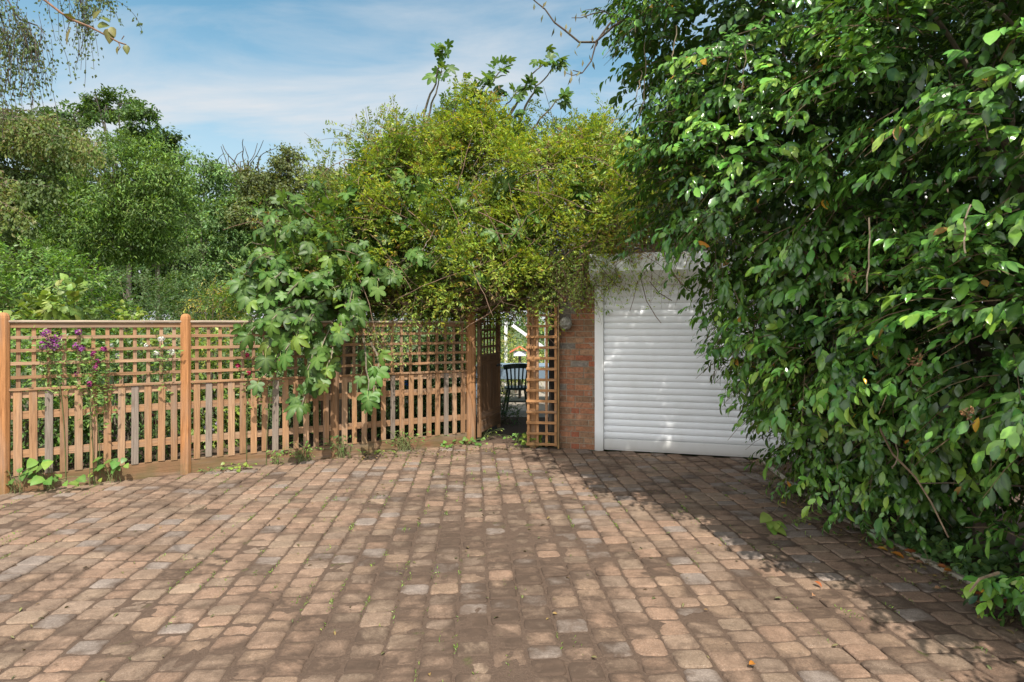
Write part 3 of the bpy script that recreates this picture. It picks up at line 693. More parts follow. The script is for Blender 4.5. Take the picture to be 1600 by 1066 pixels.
for x, y in ((3.15, 4.9), (3.3, 4.3), (3.4, 3.6), (3.0, 5.3), (3.55, 3.0)):
    a = np.array((x, y, -.05))
    for q in range(3):
        tgt = np.array((x-random.uniform(-.2, 1.5), y+random.uniform(-.7, .7), random.uniform(2.2, 4.8)))
        mb.tube(wob(bez(a, np.array((x+.1, y, tgt[2]*.6)), tgt, 14), .03), np.linspace(random.uniform(.03, .07), .008, 14), 7, np.array(BARK)*random.uniform(.6, 1.1))
for i in range(90):
    a = np.array((random.uniform(3.0, 3.7), random.uniform(3.0, 5.6), random.uniform(.4, 4.6)))
    b = a+np.array((random.uniform(-1.3, .3), random.gauss(0, .6), random.uniform(-.3, .6)))
    mb.tube(wob(bez(a, (a+b)/2+np.array((0, 0, .12)), b, 7), .02), np.linspace(random.uniform(.008, .018), .003, 7), 4, np.array(BARK)*random.uniform(.6, 1.3), False)
mb.build('branch', M_BARK, cam_t)
# hanging bare stems in front, dry seed heads
mb = MB()
for px, py, py2, Y in ((1125, 140, 258, 4.6), (1165, 60, 190, 4.2), (1005, 60, 190, 5.0), (1360, 340, 455, 3.2), (1517, 320, 395, 2.75), (998, 110, 160, 4.9), (1060, 40, 120, 4.7), (1395, 690, 735, 3.7)):
    a = W(px+random.uniform(-4, 4), py, Y); b = W(px-6, py2, Y); mb.tube(wob(np.linspace(a, b, 9), .012), .0042, 4, (.2, .16, .11), False)
for pts, r in (([(1195, 25, 4.2), (1180, 45, 4.2), (1150, 55, 4.3), (1140, 90, 4.3), (1125, 160, 4.4), (1118, 255, 4.4)], .006), ([(1372, 665, 3.7), (1395, 710, 3.7), (1430, 745, 3.65), (1455, 785, 3.6), (1482, 840, 3.55)], .007),
               ([(1560, 895, 3.15), (1530, 905, 3.1), (1515, 925, 3.1)], .008), ([(1190, 360, 4.6), (1240, 380, 4.5), (1290, 420, 4.4)], .012), ([(1200, 350, 4.7), (1260, 395, 4.4), (1330, 440, 4.2)], .016)):
    mb.tube([W(*p) for p in pts], np.linspace(r, r*.6, len(pts)), 5, (.23, .17, .11), False)
mb.build('bare_stem', M_BARK, cam_t)
for px, py, Y in ((1330, 430, 3.45), (1512, 645, 3.0), (1160, 140, 4.3), (1430, 562, 3.1)):
    c = W(px, py, Y); k = 26
    Pp = c+rng.normal(0, .016, (k, 3)); leaves('seed_head', T_SMALL, Pp, runit(k), runit(k), .028, pal(k, [(.13, .03, .02), (.2, .07, .03)], [1, 1]), M_DEAD, cam_t)
# bare dead bough reaching out of the top into the sky
mb = MB(); pods = []
for pts, r in (([(1000, 25, 5.2), (960, 40, 5.2), (930, 66, 5.2), (905, 66, 5.2), (882, 47, 5.2), (866, 35, 5.2), (852, 15, 5.2), (836, 2, 5.2), (822, -12, 5.2)], .012),
               ([(975, 15, 5.2), (952, 38, 5.2), (932, 65, 5.2), (924, 95, 5.2), (910, 114, 5.2), (895, 110, 5.2)], .011),
               ([(958, 27, 5.2), (945, 18, 5.2), (925, 22, 5.2), (908, 28, 5.2), (893, 28, 5.2)], .007), ([(945, 18, 5.2), (930, 14, 5.2), (914, 16, 5.2)], .005), ([(910, 114, 5.2), (895, 118, 5.2), (884, 114, 5.2)], .005)):
    pts = [W(*p) for p in pts]; mb.tube(pts, np.linspace(r, r*.35, len(pts)), 6, (.07, .05, .04), False)
    for q in pts[2:]:
        for _ in range(2): pods.append(q+rng.normal(0, .035, 3))
ob = mb.build('dead_bough', M_BARK, cam_t)
pods = np.array(pods); Dd = nz(rng.normal(0, .3, pods.shape)+np.array((0, 0, -1.)))
leaves('dry_pod', T_NARROW, pods, Dd, runit(len(pods)), .075, pal(len(pods), [(.05, .03, .02), (.11, .06, .03)], [1, 1]), M_DEAD, ob)

# ---------------------------------------------------------------- climber over pergola and garage roof
vin = thing('climbing_vine', 'yellow green small-leaved climber heaped over the pergola and garage roof', 'climber', (-.7, 8.9, 0))
VE = [(-1.0, 8.9, 3.1, 1.4, 1.1, 1.25), (-.2, 9.0, 3.45, 1.0, .9, 1.05), (.75, 8.8, 3.2, 1.2, 1.1, 1.1), (1.6, 8.6, 2.95, 1.1, 1.0, .9), (-2.0, 8.6, 2.65, .85, .8, .75), (-.3, 8.2, 2.5, 1.6, .5, .62), (1.0, 8.0, 2.8, 1.2, .5, .42), (2.4, 8.3, 2.9, 1.0, .8, .6), (-1.75, 8.6, 3.25, .75, .7, .75),
      (-1.3, 8.0, 2.2, .7, .35, .4), (.3, 7.95, 2.3, .5, .3, .3), (-.5, 8.0, 2.2, .5, .3, .3), (-2.5, 7.9, 2.25, .6, .45, .5), (1.9, 8.1, 3.2, .8, .7, .6), (1.5, 8.05, 3.0, .7, .35, .35), (.9, 8.05, 2.75, .6, .3, .25), (-1.45, 8.6, 3.95, .45, .45, .5), (-.75, 8.8, 4.25, .5, .5, .35), (1.15, 8.9, 4.15, .45, .45, .35), (-2.75, 8.2, 2.75, .45, .45, .4), (-2.9, 7.6, 1.95, .45, .35, .4), (-2.2, 7.7, 2.1, .6, .3, .4)]
Pb, Nb = lobes_surface(VE, 3300, .0, .3, .5, 1.4, 9)
hole = fbm(Pb*2.2, 15, 3); ok = (hole > .42) & (Pb[:, 1] < 9.6) & (Pb[:, 2] > 1.75+.3*fbm(Pb*2.2, 88, 2)); Pb, Nb = Pb[ok], Nb[ok]
m_ = len(Pb); Db = nz(Nb*.8+rng.normal(0, .5, Pb.shape)+np.array((0, 0, .2))); k_ = 6
P = np.repeat(Pb, k_, 0)+rng.normal(0, .07, (m_*k_, 3)); Nn = np.repeat(Nb, k_, 0); D = nz(np.repeat(Db, k_, 0)+rng.normal(0, .45, (m_*k_, 3))); vt = np.repeat(rng.normal(0, 1, m_), k_)
Pi, Ni = lobes_surface(VE, 3000, .3, .75, .3, 1.4, 9, .8); ok = (Pi[:, 1] < 9.6) & (Pi[:, 2] > 1.95); Pi, Ni = Pi[ok], Ni[ok]
P = np.r_[P, Pi]; Nn = np.r_[Nn, Ni]; D = np.r_[D, nz(Ni*.4+rng.normal(0, .7, Pi.shape))]; vt = np.r_[vt, np.full(len(Pi), -2.2)]  # inner sprigs pushed to dark tones, shade of the depth put into colour
def pinnate(P, D, Nn, nodes, Ln, droop, ls):
    m = len(P); LP = []; LD = []; LN = []; LS = []; SI = []
    Ls = Ln*rng.uniform(.5, 1.3, m)[:, None]; s = nz(np.cross(D, rng.normal(0, 1, (m, 3))))
    for k in range(nodes):
        t = (k+.5)/nodes; p = P+D*Ls*t; p[:, 2] -= droop*Ls[:, 0]*t*t
        for sg in (-1, 1):
            ax = nz(s*sg+D*.55+rng.normal(0, .25, (m, 3))); q = nz(np.cross(ax, D))
            up = nz(q*np.sign(q[:, 2:3]+1e-6)+np.array((0, 0, .4)))
            for (a, b) in ((.55, 0), (.25, .75), (.25, -.75)):
                pp = p+ax*ls*(.5+a); side = np.cross(up, ax)
                LP.append(pp); LD.append(nz(ax+side*b*1.5+rng.normal(0, .2, (m, 3)))); LN.append(nz(up+rng.normal(0, .35, (m, 3)))); LS.append(ls*rng.uniform(.7, 1.35, m)); SI.append(np.arange(m))
    return [np.concatenate(x) for x in (LP, LD, LN, LS, SI)]
LP, LD, LN, LS, SI = pinnate(P, D, Nn, 5, .36, .3, .055)
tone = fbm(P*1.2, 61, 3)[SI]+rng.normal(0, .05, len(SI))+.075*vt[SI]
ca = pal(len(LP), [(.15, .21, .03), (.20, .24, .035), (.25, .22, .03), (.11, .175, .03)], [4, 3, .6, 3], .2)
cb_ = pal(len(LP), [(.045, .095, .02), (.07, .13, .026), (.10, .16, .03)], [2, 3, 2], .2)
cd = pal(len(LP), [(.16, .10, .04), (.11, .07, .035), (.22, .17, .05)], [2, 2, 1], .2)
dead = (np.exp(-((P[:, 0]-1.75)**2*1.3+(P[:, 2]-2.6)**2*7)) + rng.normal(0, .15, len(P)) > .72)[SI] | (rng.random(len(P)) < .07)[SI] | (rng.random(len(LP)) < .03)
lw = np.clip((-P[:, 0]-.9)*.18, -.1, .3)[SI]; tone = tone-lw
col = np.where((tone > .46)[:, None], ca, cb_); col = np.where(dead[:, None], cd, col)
sel = ~(dead & (rng.random(len(LP)) < .45))
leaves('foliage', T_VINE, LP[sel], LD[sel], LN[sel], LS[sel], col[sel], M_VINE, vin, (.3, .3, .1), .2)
mb = MB(); shoot_tubes(mb, P-D*.12, D, .45, .25, .004, (.12, .08, .05), 3, 4)
for q in rng.choice(m_, 260, replace=False):
    a = Pb[q]+Nb[q]*.06; t_ = nz(np.cross(Nb[q], runit(1)[0])); b = a+t_*random.uniform(.5, 1.3)+np.array((0, 0, random.uniform(-.6, .2))); c = (a+b)/2+Nb[q]*random.uniform(.1, .3)
    mb.tube(wob(bez(a, c, b, 10), .015), np.linspace(random.uniform(.005, .009), .003, 10), 4, np.array((.17, .105, .07))*random.uniform(.6, 1.3), False)
mb.build('stem', M_BARK, vin)
# tall loose shoots above the mound
PS = []; DS = []
for px, py, Y in ((590, 175, 8.6), (600, 165, 8.6), (612, 165, 8.7), (620, 160, 8.7), (636, 165, 8.7), (655, 180, 8.6), (540, 215, 8.6), (555, 190, 8.6), (575, 185, 8.6), (520, 240, 8.5), (505, 240, 8.4), (665, 165, 8.8), (700, 200, 8.8), (720, 190, 8.8), (645, 195, 8.6),
                  (770, 165, 9), (800, 165, 9), (860, 160, 9), (880, 170, 9), (930, 185, 8.8), (950, 175, 8.6), (560, 230, 8.6), (530, 260, 8.5), (600, 200, 8.6), (625, 200, 8.6), (900, 190, 8.8), (830, 175, 9), (745, 195, 8.8), (545, 240, 8.5), (585, 215, 8.6), (610, 225, 8.6), (640, 230, 8.6)):
    for q in range(4):
        b = W(px+random.gauss(0, 14), py+random.gauss(0, 8), Y); a = b+np.array((random.gauss(.05, .14), random.gauss(.1, .1), -random.uniform(.3, .6))); PS.append(a); DS.append((b-a)+rng.normal(0, .22, 3))
PS = np.array(PS); DS = np.array(DS)
LP, LD, LN, LS, SI = pinnate(PS, nz(DS), nz(DS), 9, .55, .25, .052)
col = pal(len(LP), [(.09, .12, .025), (.15, .17, .03), (.13, .085, .03)], [3, 3, 1], .2)
leaves('loose_shoot', T_VINE, LP, LD, LN, LS, col, M_VINE, vin)
mb = MB(); shoot_tubes(mb, PS, nz(DS), .60, .25, .0035, (.07, .05, .03), 1, 5)
mb.tube([W(613, 300, 8.3), W(614, 262, 8.4), W(611, 230, 8.5), W(610, 190, 8.6)], [.016, .013, .01, .006], 5, (.05, .035, .025))
mb.build('shoot_stem', M_BARK, vin)
# tangle of bare brown stems underneath, trailing over shutter box and pier
mb = MB()
for i in range(620):
    a = np.array((random.uniform(-2.3, .6), random.uniform(7.95, 9.2), random.uniform(1.8, 2.35))); ang = random.uniform(-.5, .5)
    b = a+np.array((random.choice((-1, 1))*random.uniform(.3, 1.1), random.gauss(0, .25), random.gauss(0, .12)))
    c = (a+b)/2+np.array((random.gauss(0, .1), random.gauss(0, .15), random.gauss(-.06, .12)))
    mb.tube(bez(a, c, b, 8), random.choice((.003, .004, .004, .006)), 3, np.array((.135, .085, .058))*random.uniform(.5, 1.5), False)
for i in range(120):
    a = GPt(random.uniform(-.4, 1.9), random.uniform(.0, .35), random.uniform(2.46, 2.8)); b = a+X3*random.gauss(0, .35)+O3*random.uniform(0, .22)+Z3*random.uniform(-.5, .05)
    c = (a+b)/2+O3*random.uniform(.0, .15)+Z3*random.uniform(0, .15)
    mb.tube(bez(a, c, b, 7), random.choice((.002, .003, .0035)), 3, np.array((.13, .08, .055))*random.uniform(.5, 1.6), False)
for pts, r in (([(640, 455, 8.0), (700, 462, 7.9), (760, 452, 7.9), (820, 440, 7.9), (880, 410, 7.9)], .03), ([(690, 430, 8.1), (730, 447, 8.0), (790, 466, 8.0), (850, 470, 8.0)], .035), ([(600, 470, 7.9), (680, 478, 7.95), (740, 485, 7.95), (790, 470, 8.0), (860, 430, 8.0)], .024),
               ([(840, 445, 7.8), (870, 425, 7.75), (900, 400, 7.7), (930, 370, 7.9)], .028), ([(700, 480, 8.0), (720, 500, 8.0), (735, 487, 7.98), (748, 470, 7.98), (765, 460, 8.0)], .018), ([(660, 490, 7.85), (690, 520, 7.9), (702, 540, 7.95)], .012)):
    mb.tube(wob([W(*p) for p in pts], .01), np.linspace(r, r*.7, len(pts)), 6, np.array((.13, .085, .055)))
mb.build('bare_stem', M_BARK, vin)
# sprays trailing down in front of pier, box and lattice
PS = []; DS = []
for i in range(170):
    s = random.choice((random.uniform(-.65, .2), random.uniform(-.65, 1.2))); a = GPt(s, random.uniform(.1, .36), random.uniform(2.15, 2.55) if s > 0 else random.uniform(1.95, 2.5)); PS.append(a); DS.append(X3*random.gauss(.0, .5)+O3*random.uniform(.05, .5)-Z3*random.uniform(.2, .9))
for i in range(60):
    a = W(random.uniform(555, 640), random.uniform(470, 545), random.uniform(7.35, 7.7)); PS.append(a); DS.append(rng.normal(0, .5, 3)+np.array((0, -.2, -.5)))
PS = np.array(PS); DS = nz(np.array(DS))
LP, LD, LN, LS, SI = pinnate(PS, DS, nz(rng.normal(0, .5, PS.shape)+np.array((0, -.5, .6))), 5, .30, .25, .034)
kp = rng.random(len(LP)) < .62
col = pal(len(LP), [(.16, .22, .05), (.11, .17, .035), (.22, .25, .05), (.2, .12, .05)], [4, 3, 2, .5], .2)
leaves('trailing_spray', T_VINE, LP[kp], LD[kp], LN[kp], LS[kp], col[kp], M_VINE, vin)
mb = MB(); shoot_tubes(mb, PS, DS, .34, .25, .0028, (.14, .09, .06), 1, 4)
for pts in ([(1000, 430, 7.3), (1010, 470, 7.2), (1025, 495, 7.15), (1033, 505, 7.1)], [(1035, 390, 7.2), (1050, 425, 7.1), (1065, 445, 7.0), (1078, 455, 6.95)], [(1015, 440, 7.2), (1030, 458, 7.1), (1050, 470, 7.1)], [(925, 400, 7.5), (945, 425, 7.4), (965, 448, 7.35)]):
    mb.tube([W(*p) for p in pts], .005, 4, (.09, .05, .035), False)
mb.build('trailing_stem', M_BARK, vin)

# ---------------------------------------------------------------- fig tree
fig = thing('fig_tree', 'fig tree with big lobed leaves sprawling over the lattice fence', 'tree', (-2.3, 8.3, 0))
root = np.array((-2.3, 8.3, 0.)); crown0 = np.array((-2.1, 8.3, 1.9))
mb = MB(); mb.tube(wob([root-np.array((0, 0, .1)), root+np.array((.05, 0, .8)), crown0], .02), [.09, .075, .06], 9, BARK); mb.build('trunk', M_BARK, fig, True)
tg = [(500, 555, 6.85), (470, 640, 6.75), (575, 610, 6.85), (430, 500, 6.75), (545, 480, 6.9), (395, 440, 7.0), (392, 380, 7.3), (420, 400, 7.1), (455, 350, 7.4), (520, 330, 7.6), (610, 365, 7.6), (650, 390, 7.5), (590, 440, 7.2), (745, 425, 7.5), (805, 365, 7.6), (835, 335, 7.6),
      (555, 280, 7.9), (600, 300, 7.8), (700, 240, 8.1), (690, 75, 8.5), (760, 120, 8.5), (790, 105, 8.5), (855, 95, 8.5), (875, 100, 8.6), (725, 130, 8.5), (780, 295, 7.8), (480, 385, 7.2), (430, 435, 6.9), (500, 440, 6.9), (390, 500, 6.85), (415, 545, 6.8), (465, 520, 6.75), (530, 520, 6.8), (500, 600, 6.75), (590, 625, 6.9),
      (740, 150, 8.6), (810, 140, 8.6), (770, 150, 8.6), (830, 130, 8.6), (560, 370, 7.4), (530, 405, 7.1), (450, 460, 6.9), (660, 300, 7.9), (710, 330, 7.8), (640, 330, 7.8), (500, 290, 7.9), (470, 310, 7.7), (430, 350, 7.5), (580, 330, 7.7), (850, 380, 7.7), (690, 110, 8.5), (480, 580, 6.8), (405, 470, 6.85), (900, 300, 7.8), (690, 400, 7.5), (620, 430, 7.3), (720, 300, 7.9), (735, 175, 8.5), (805, 180, 8.5), (720, 200, 8.5), (880, 150, 8.6), (400, 345, 7.3), (440, 320, 7.5), (480, 345, 7.4), (510, 365, 7.3), (415, 420, 7.0), (560, 300, 7.8), (640, 280, 7.8), (378, 430, 6.95), (385, 460, 6.9), (395, 515, 6.8), (415, 580, 6.75), (430, 520, 6.8), (445, 545, 6.75), (480, 500, 6.8), (520, 455, 6.95), (405, 400, 7.0), (555, 500, 6.95), (540, 310, 7.7), (620, 335, 7.7), (570, 400, 7.3)]
mb = MB(); LP = []; LD = []; LN = []; LS = []
mp_ = MB()
for (px, py, Y) in tg:
    b = W(px, py, Y); d0 = b-crown0; Ld = np.linalg.norm(d0)
    a = b-d0/Ld*min(Ld, .95)+np.array((0, .28, -.1)) if py < 420 else b-d0/Ld*min(Ld, 1.3)+np.array((0, .1, 0))
    up = .45 if py > 420 else .2
    c = (a+b)/2+np.array((0, .1, up)); path = wob(bez(a, c, b, 14), .015)
    mb.tube(path, np.linspace(.02, .006, 14), 5, np.array((.20, .165, .12))*random.uniform(.6, 1.1), False)
    nl = random.randint(7, 11)
    for k in range(nl):
        t = 1-(k/nl)**1.3*min(.95, .75/max(Ld, .5)); q = path[min(13, int(t*13))]+rng.normal(0, .015, 3)
        tan = nz(path[-1]-path[-3]); dr = nz(rng.normal(0, .8, 3)+tan*.9+np.array((0, -.45, -.35 if py > 330 else .15)))
        e = q+dr*random.uniform(.06, .13)
        mp_.tube([q, (q+e)/2+np.array((0, 0, .01)), e], .0028, 3, (.22, .27, .09), False)
        ld = nz(dr*.8+np.array((0, -.15, -.75 if py > 330 else -.15))+rng.normal(0, .3, 3))
        LP.append(e); LD.append(ld); LN.append(nz(np.array((.1, -.65, .65))+rng.normal(0, .35, 3))); LS.append(random.uniform(.10, .20)*(.78 if py < 210 else .92))
mb.build('branch', M_BARK, fig); mp_.build('leaf_stalk', M_BARK, fig)
LP, LD, LN = map(np.array, (LP, LD, LN))
col = pal(len(LP), [(.03, .078, .013), (.046, .112, .018), (.07, .15, .022), (.13, .205, .028)], [3, 4, 2.5, .9], .22)
LS = np.array(LS); vi = rng.integers(0, 4, len(LP))
for q in range(4): leaves('foliage', T_FIGS[q], LP[vi == q], LD[vi == q], LN[vi == q], LS[vi == q], col[vi == q], M_FIG, fig, (.2, .30, .09), .42)

# ---------------------------------------------------------------- trees behind the garden
def tree(name, label, cat, base, lobes, tr, nclump, per, cr, leaf, cols, wts, tmpl=T_SMALL, flat=.55, droop=0., bark=BARK, group=None, hole=.0, twigs=True, inner=.45, scruff=6, tend=.5):
    base = np.array(base, float); o = thing(name, label, cat, tuple(base), group)
    E = np.array(lobes, float); cen = E[:, :3]; E0 = E
    ch = []
    for e in E:
        for _ in range(scruff):
            u = runit(1)[0]; u[2] = u[2]*.8+.15; ch.append(np.r_[e[:3]+u*e[3:]*random.uniform(.6, 1.02), e[3:]*random.uniform(.28, .55)])
    if ch: E = np.concatenate([np.c_[E[:, :3], E[:, 3:]*.86], np.array(ch)])
    mb = MB(); top = cen[np.argmax(cen[:, 2])]; main = cen.mean(0)
    n = 12; trunk = wob(bez(base-np.array((0, 0, .2)), np.array((base[0], base[1], (base[2]+main[2])*.6)), main*(1-tend)+top*tend-np.array((0, 0, (1-tend)*(main[2]-base[2])*.25)), n), tr*.35)
    mb.tube(trunk, np.linspace(tr, tr*.3, n), 8, bark)
    cl, cn_ = lobes_surface(E, nclump*2, .0, inner, .0)
    if hole: k = fbm(cl*.55, 5, 2) > hole; cl, cn_ = cl[k], cn_[k]
    cl = cl[:nclump]; cn_ = cn_[:nclump]
    for e in E0:
        s = trunk[random.randint(5, n-2)]; lm = wob(bez(s, (s+e[:3])/2+np.array((0, 0, .3*tr)), e[:3], 8), tr*.3); mb.tube(lm, np.linspace(tr*.45, tr*.12, 8), 6, bark, False)
    if twigs:
        for c in cl[::2]:
            i = np.argmin(np.linalg.norm(cen-c, axis=1)); s = cen[i]+(c-cen[i])*.1+np.array((0, 0, -.1)); 
            mb.tube(wob(bez(s, (s+c)/2+np.array((0, 0, tr*.4)), c, 6), tr*.18), np.linspace(tr*.14, tr*.03, 6), 4, bark, False)
    mb.build('trunk', M_BARK, o, True)
    per = int(per*1.8); leaf *= .82
    m = len(cl); csz = .72*np.repeat(rng.uniform(.55, 1.35, (m, 1)), per, 0); P = np.repeat(cl, per, 0)+csz*rng.normal(0, 1, (m*per, 3))*np.array((cr, cr, cr*flat)); 
    if droop: P[:, 2] -= np.abs(rng.normal(0, 1, m*per))*droop
    out = np.repeat(cn_, per, 0); D = nz(out*.6+rng.normal(0, .7, P.shape)+np.array((0, 0, -.3-droop)))
    Nn = nz(out*.5+np.array((0, 0, .7))+rng.normal(0, .45, P.shape))
    ct = np.repeat(np.clip(rng.normal(1, .27, (m, 1)), .45, 1.7), per, 0)
    leaves('crown', tmpl, P, D, Nn, leaf*rng.uniform(.7, 1.3, len(P)), pal(len(P), cols, wts, .2)*ct, M_TREE, o, (.2, .25, .1), .15)
    return o
def lobe(px, py, Y, rx, rz, ry=None):
    c = W(px, py, Y); k = Y/F; return (*c, rx*k, (ry or rx)*k, rz*k)
G_OAK = [(.028, .06, .016), (.045, .085, .02), (.065, .11, .028)]
tree('oak_tree', 'tallest tree on the left, open crown with bare forking limbs against the sky', 'tree', (-18.6, 30, -.1), [lobe(*a) for a in ((150, 150, 30, 22, 14), (205, 215, 30, 18, 10), (250, 215, 30, 20, 14), (285, 245, 30, 12, 8), (185, 160, 30, 48, 22), (112, 178, 30, 34, 26), (222, 190, 30, 30, 26), (230, 235, 30, 42, 16), (165, 165, 30, 26, 20), (268, 252, 30, 26, 14), (185, 320, 30, 60, 40), (255, 310, 30, 45, 40), (100, 230, 30, 30, 25), (200, 260, 30, 30, 12))], .16, 430, 30, .24, .24, G_OAK, [3, 3, 1], hole=.40, tend=.35, scruff=9, bark=(.06, .05, .04))
G_FEATH = [(.055, .105, .022), (.08, .14, .028), (.11, .165, .038), (.04, .075, .02)]
tree('feathery_tree', 'broad pale green feathery tree in front of the tall open-crowned one', 'tree', (-13.6, 20, -.1), [lobe(*a) for a in ((175, 285, 20, 85, 55), (120, 330, 20, 75, 60), (225, 330, 20, 70, 60), (170, 370, 20, 100, 45), (95, 280, 20, 45, 40))], .10, 520, 60, .28, .16, G_FEATH, [3, 3, 2, 3], T_NARROW, .7, .12, (.17, .13, .095))
G_CON = [(.05, .085, .018), (.075, .105, .025), (.10, .12, .035), (.11, .085, .035)]
def conifer():
    o = thing('weeping_conifer', 'drooping olive green conifer at the left edge with hanging sprays', 'tree', (-14.2, 14, 0)); Y = 14
    mb = MB(); mb.tube([(-14.2, 14, -.2), (-14.2, 14, 4), (-14.1, 14, 8)], [.24, .18, .06], 9, (.14, .095, .065)); LP = []; LD = []
    for i in range(46):
        py = random.uniform(175, 470); px = 20+105*math.exp(-((py-225)/75)**2)+random.gauss(0, 22); y2 = Y+random.gauss(-.2, 1.0)
        b = W(px, py, y2); a = np.array((-14.15, 14, b[2]+random.uniform(.1, .9))); c = np.array(((a[0]+b[0])/2, (a[1]+b[1])/2, max(a[2], b[2])+random.uniform(.1, .5)))
        p = wob(bez(a, c, b, 22), .02); mb.tube(p, np.linspace(.03, .006, 22), 5, (.09, .06, .04), False)
        for q in p[4:]:
            for k in range(8):
                ln = random.uniform(.15, .6); st = q+rng.normal(0, .07, 3); d = nz(np.array((random.gauss(.12, .3), random.gauss(-.1, .3), -1.)))
                for t in np.linspace(0, 1, 11): LP.append(st+d*ln*t+rng.normal(0, .022, 3)); LD.append(d+rng.normal(0, .55, 3))
    mb.build('trunk', M_BARK, o, True); LP = np.array(LP); LD = np.array(LD)
    tone = fbm(LP*1.1, 8, 2)[:, None]; c1 = pal(len(LP), [(.035, .06, .014), (.05, .075, .018)], [1, 1]); c2 = pal(len(LP), [(.065, .095, .02), (.10, .11, .03), (.07, .055, .02)], [3, 1.5, .6])
    leaves('crown', T_SMALL, LP, LD, nz(np.array((.1, -.6, .6))+rng.normal(0, .5, LP.shape)), rng.uniform(.06, .12, len(LP)), np.where(tone > .5, c2, c1), M_TREE, o, (.2, .2, .1), .1)
conifer()
G_ASH = [(.05, .10, .035), (.075, .13, .045), (.10, .16, .06)]
tree('ash_tree', 'slender light green tree with a thin forking trunk and sky gaps', 'tree', (-13.0, 25, -.1), [lobe(*a) for a in ((320, 290, 25, 35, 35), (345, 345, 25, 48, 35), (315, 385, 25, 45, 30), (375, 385, 25, 35, 40), (300, 440, 25, 45, 25), (360, 440, 25, 40, 28), (385, 320, 25, 25, 30), (290, 330, 25, 25, 40), (340, 480, 25, 80, 30))], .11, 330, 46, .30, .17, G_ASH, [2, 3, 2], hole=.36, bark=(.13, .115, .095))
G_OL = [(.045, .06, .022), (.065, .08, .03), (.085, .095, .035)]
tree('olive_green_tree', 'dull olive green bushy tree with a small spire, above the left of the fig', 'tree', (-8.9, 25, -.1), [lobe(*a) for a in ((455, 300, 25, 55, 45), (430, 340, 25, 55, 50), (450, 250, 25, 16, 26), (510, 300, 25, 45, 40), (410, 310, 25, 40, 30), (470, 370, 25, 70, 50))], .2, 300, 52, .30, .17, G_OL, [3, 3, 2], bark=BARKD)
# twiggy bare-topped tree
o = tree('bare_topped_tree', 'brownish thin tree with dead bare twigs at its top', 'tree', (-11.9, 27, -.1), [lobe(*a) for a in ((375, 285, 27, 22, 25), (400, 300, 27, 25, 30), (385, 330, 27, 30, 30))], .13, 100, 26, .28, .15, [(.06, .05, .025), (.085, .085, .03), (.05, .065, .025)], [3, 2, 2], hole=.3, bark=BARKD)
mb = MB()
for i in range(26):
    a = W(370+random.gauss(0, 18), 285+random.gauss(0, 8), 27); b = a+np.array((random.gauss(0, .7), random.gauss(0, .4), random.uniform(.5, 1.6))); mb.tube(wob(bez(a, (a+b)/2+rng.normal(0, .2, 3), b, 7), .06), np.linspace(.035, .012, 7), 4, BARKD, False)
mb.build('dead_twig', M_BARK, o)
# dark wood filling the gap behind
for i, (px, Y, top, lab) in enumerate(((250, 38, 300, 'dark tree low behind the forked grey trunk'), (330, 40, 310, 'dark tree filling the gap left of the slender light green one'), (420, 38, 290, 'dark tree behind the dull olive one'), (120, 36, 340, 'dark tree behind the pale feathery one'), (20, 34, 300, 'dark tree behind the drooping conifer'), (540, 36, 310, 'dark tree behind the left shoulder of the climber'))):
    tree('wood_tree', lab, 'tree', (W(px, 0, Y)[0], Y, -.1), [lobe(px, top+60, Y, 60, 60), lobe(px-35, top+110, Y, 60, 50), lobe(px+35, top+115, Y, 60, 50), lobe(px, top+150, Y, 75, 40), lobe(px-50, top+40, Y, 40, 40)], .22, 220, 36, .55, .36, [(.02, .042, .014), (.032, .06, .018), (.05, .08, .025)], [3, 3, 1.5], bark=BARKD, group='dark trees at the back of the garden')
# tree trunk seen in the gap, old pole
tp = thing('utility_pole', 'weathered grey wooden pole standing among the trees at left', 'pole', tuple(W(247, 500, 22)*np.array((1, 1, 0))))
b = W(247, 404, 22); m = MB(); m.tube([(b[0], 22, -.1), (b[0]-.02, 22, b[2])], [.085, .07], 9, (.24, .2, .165)); m.build('shaft', M_BARK, tp)
m = MB(); m.box((b[0], 21.9, b[2]-.25), (1, 0, 0), (0, 1, 0), Z3, (.5, .08, .09), (.2, .17, .14)); m.build('crossarm', M_WOOD, tp)
# birch overhanging at top left: trunk beyond the frame, hanging twigs in view
bir = thing('birch_tree', 'birch whose thin dark twigs hang into the top left corner', 'tree', (-6.6, 6.6, 0))
mb = MB(); mb.tube(wob([(-6.6, 6.6, -.1), (-6.6, 6.6, 2), (-6.5, 6.6, 4), (-6.3, 6.6, 6.5)], .03), [.13, .11, .085, .05], 9, (.45, .42, .38)); mb.build('trunk', M_BARK, bir, True)
mb = MB(); BP = []
main = []
for pts in ([(-60, -40), (0, -20), (18, 10), (30, 45), (32, 60)], [(-50, 20), (-10, 30), (15, 60)], [(18, 10), (30, 30), (58, 40), (72, 55)], [(-40, -70), (60, -60), (120, -20), (135, 10)], [(100, -40), (150, -20), (180, -2)], [(-60, 90), (-10, 100), (15, 110)], [(30, 40), (45, 50), (62, 80)], [(-30, -10), (0, 20), (8, 50)], [(110, -35), (125, -5), (128, 20)]):
    Y = 6.2; p = [W(x, y, Y+random.uniform(-.2, .2)) for x, y in pts]; pth = np.concatenate([np.linspace(p[i], p[i+1], 5)[:-1] for i in range(len(p)-1)]+[p[-1:]]); mb.tube(pth, np.linspace(.012, .004, len(pth)), 4, (.05, .035, .03), False); main.append(pth)
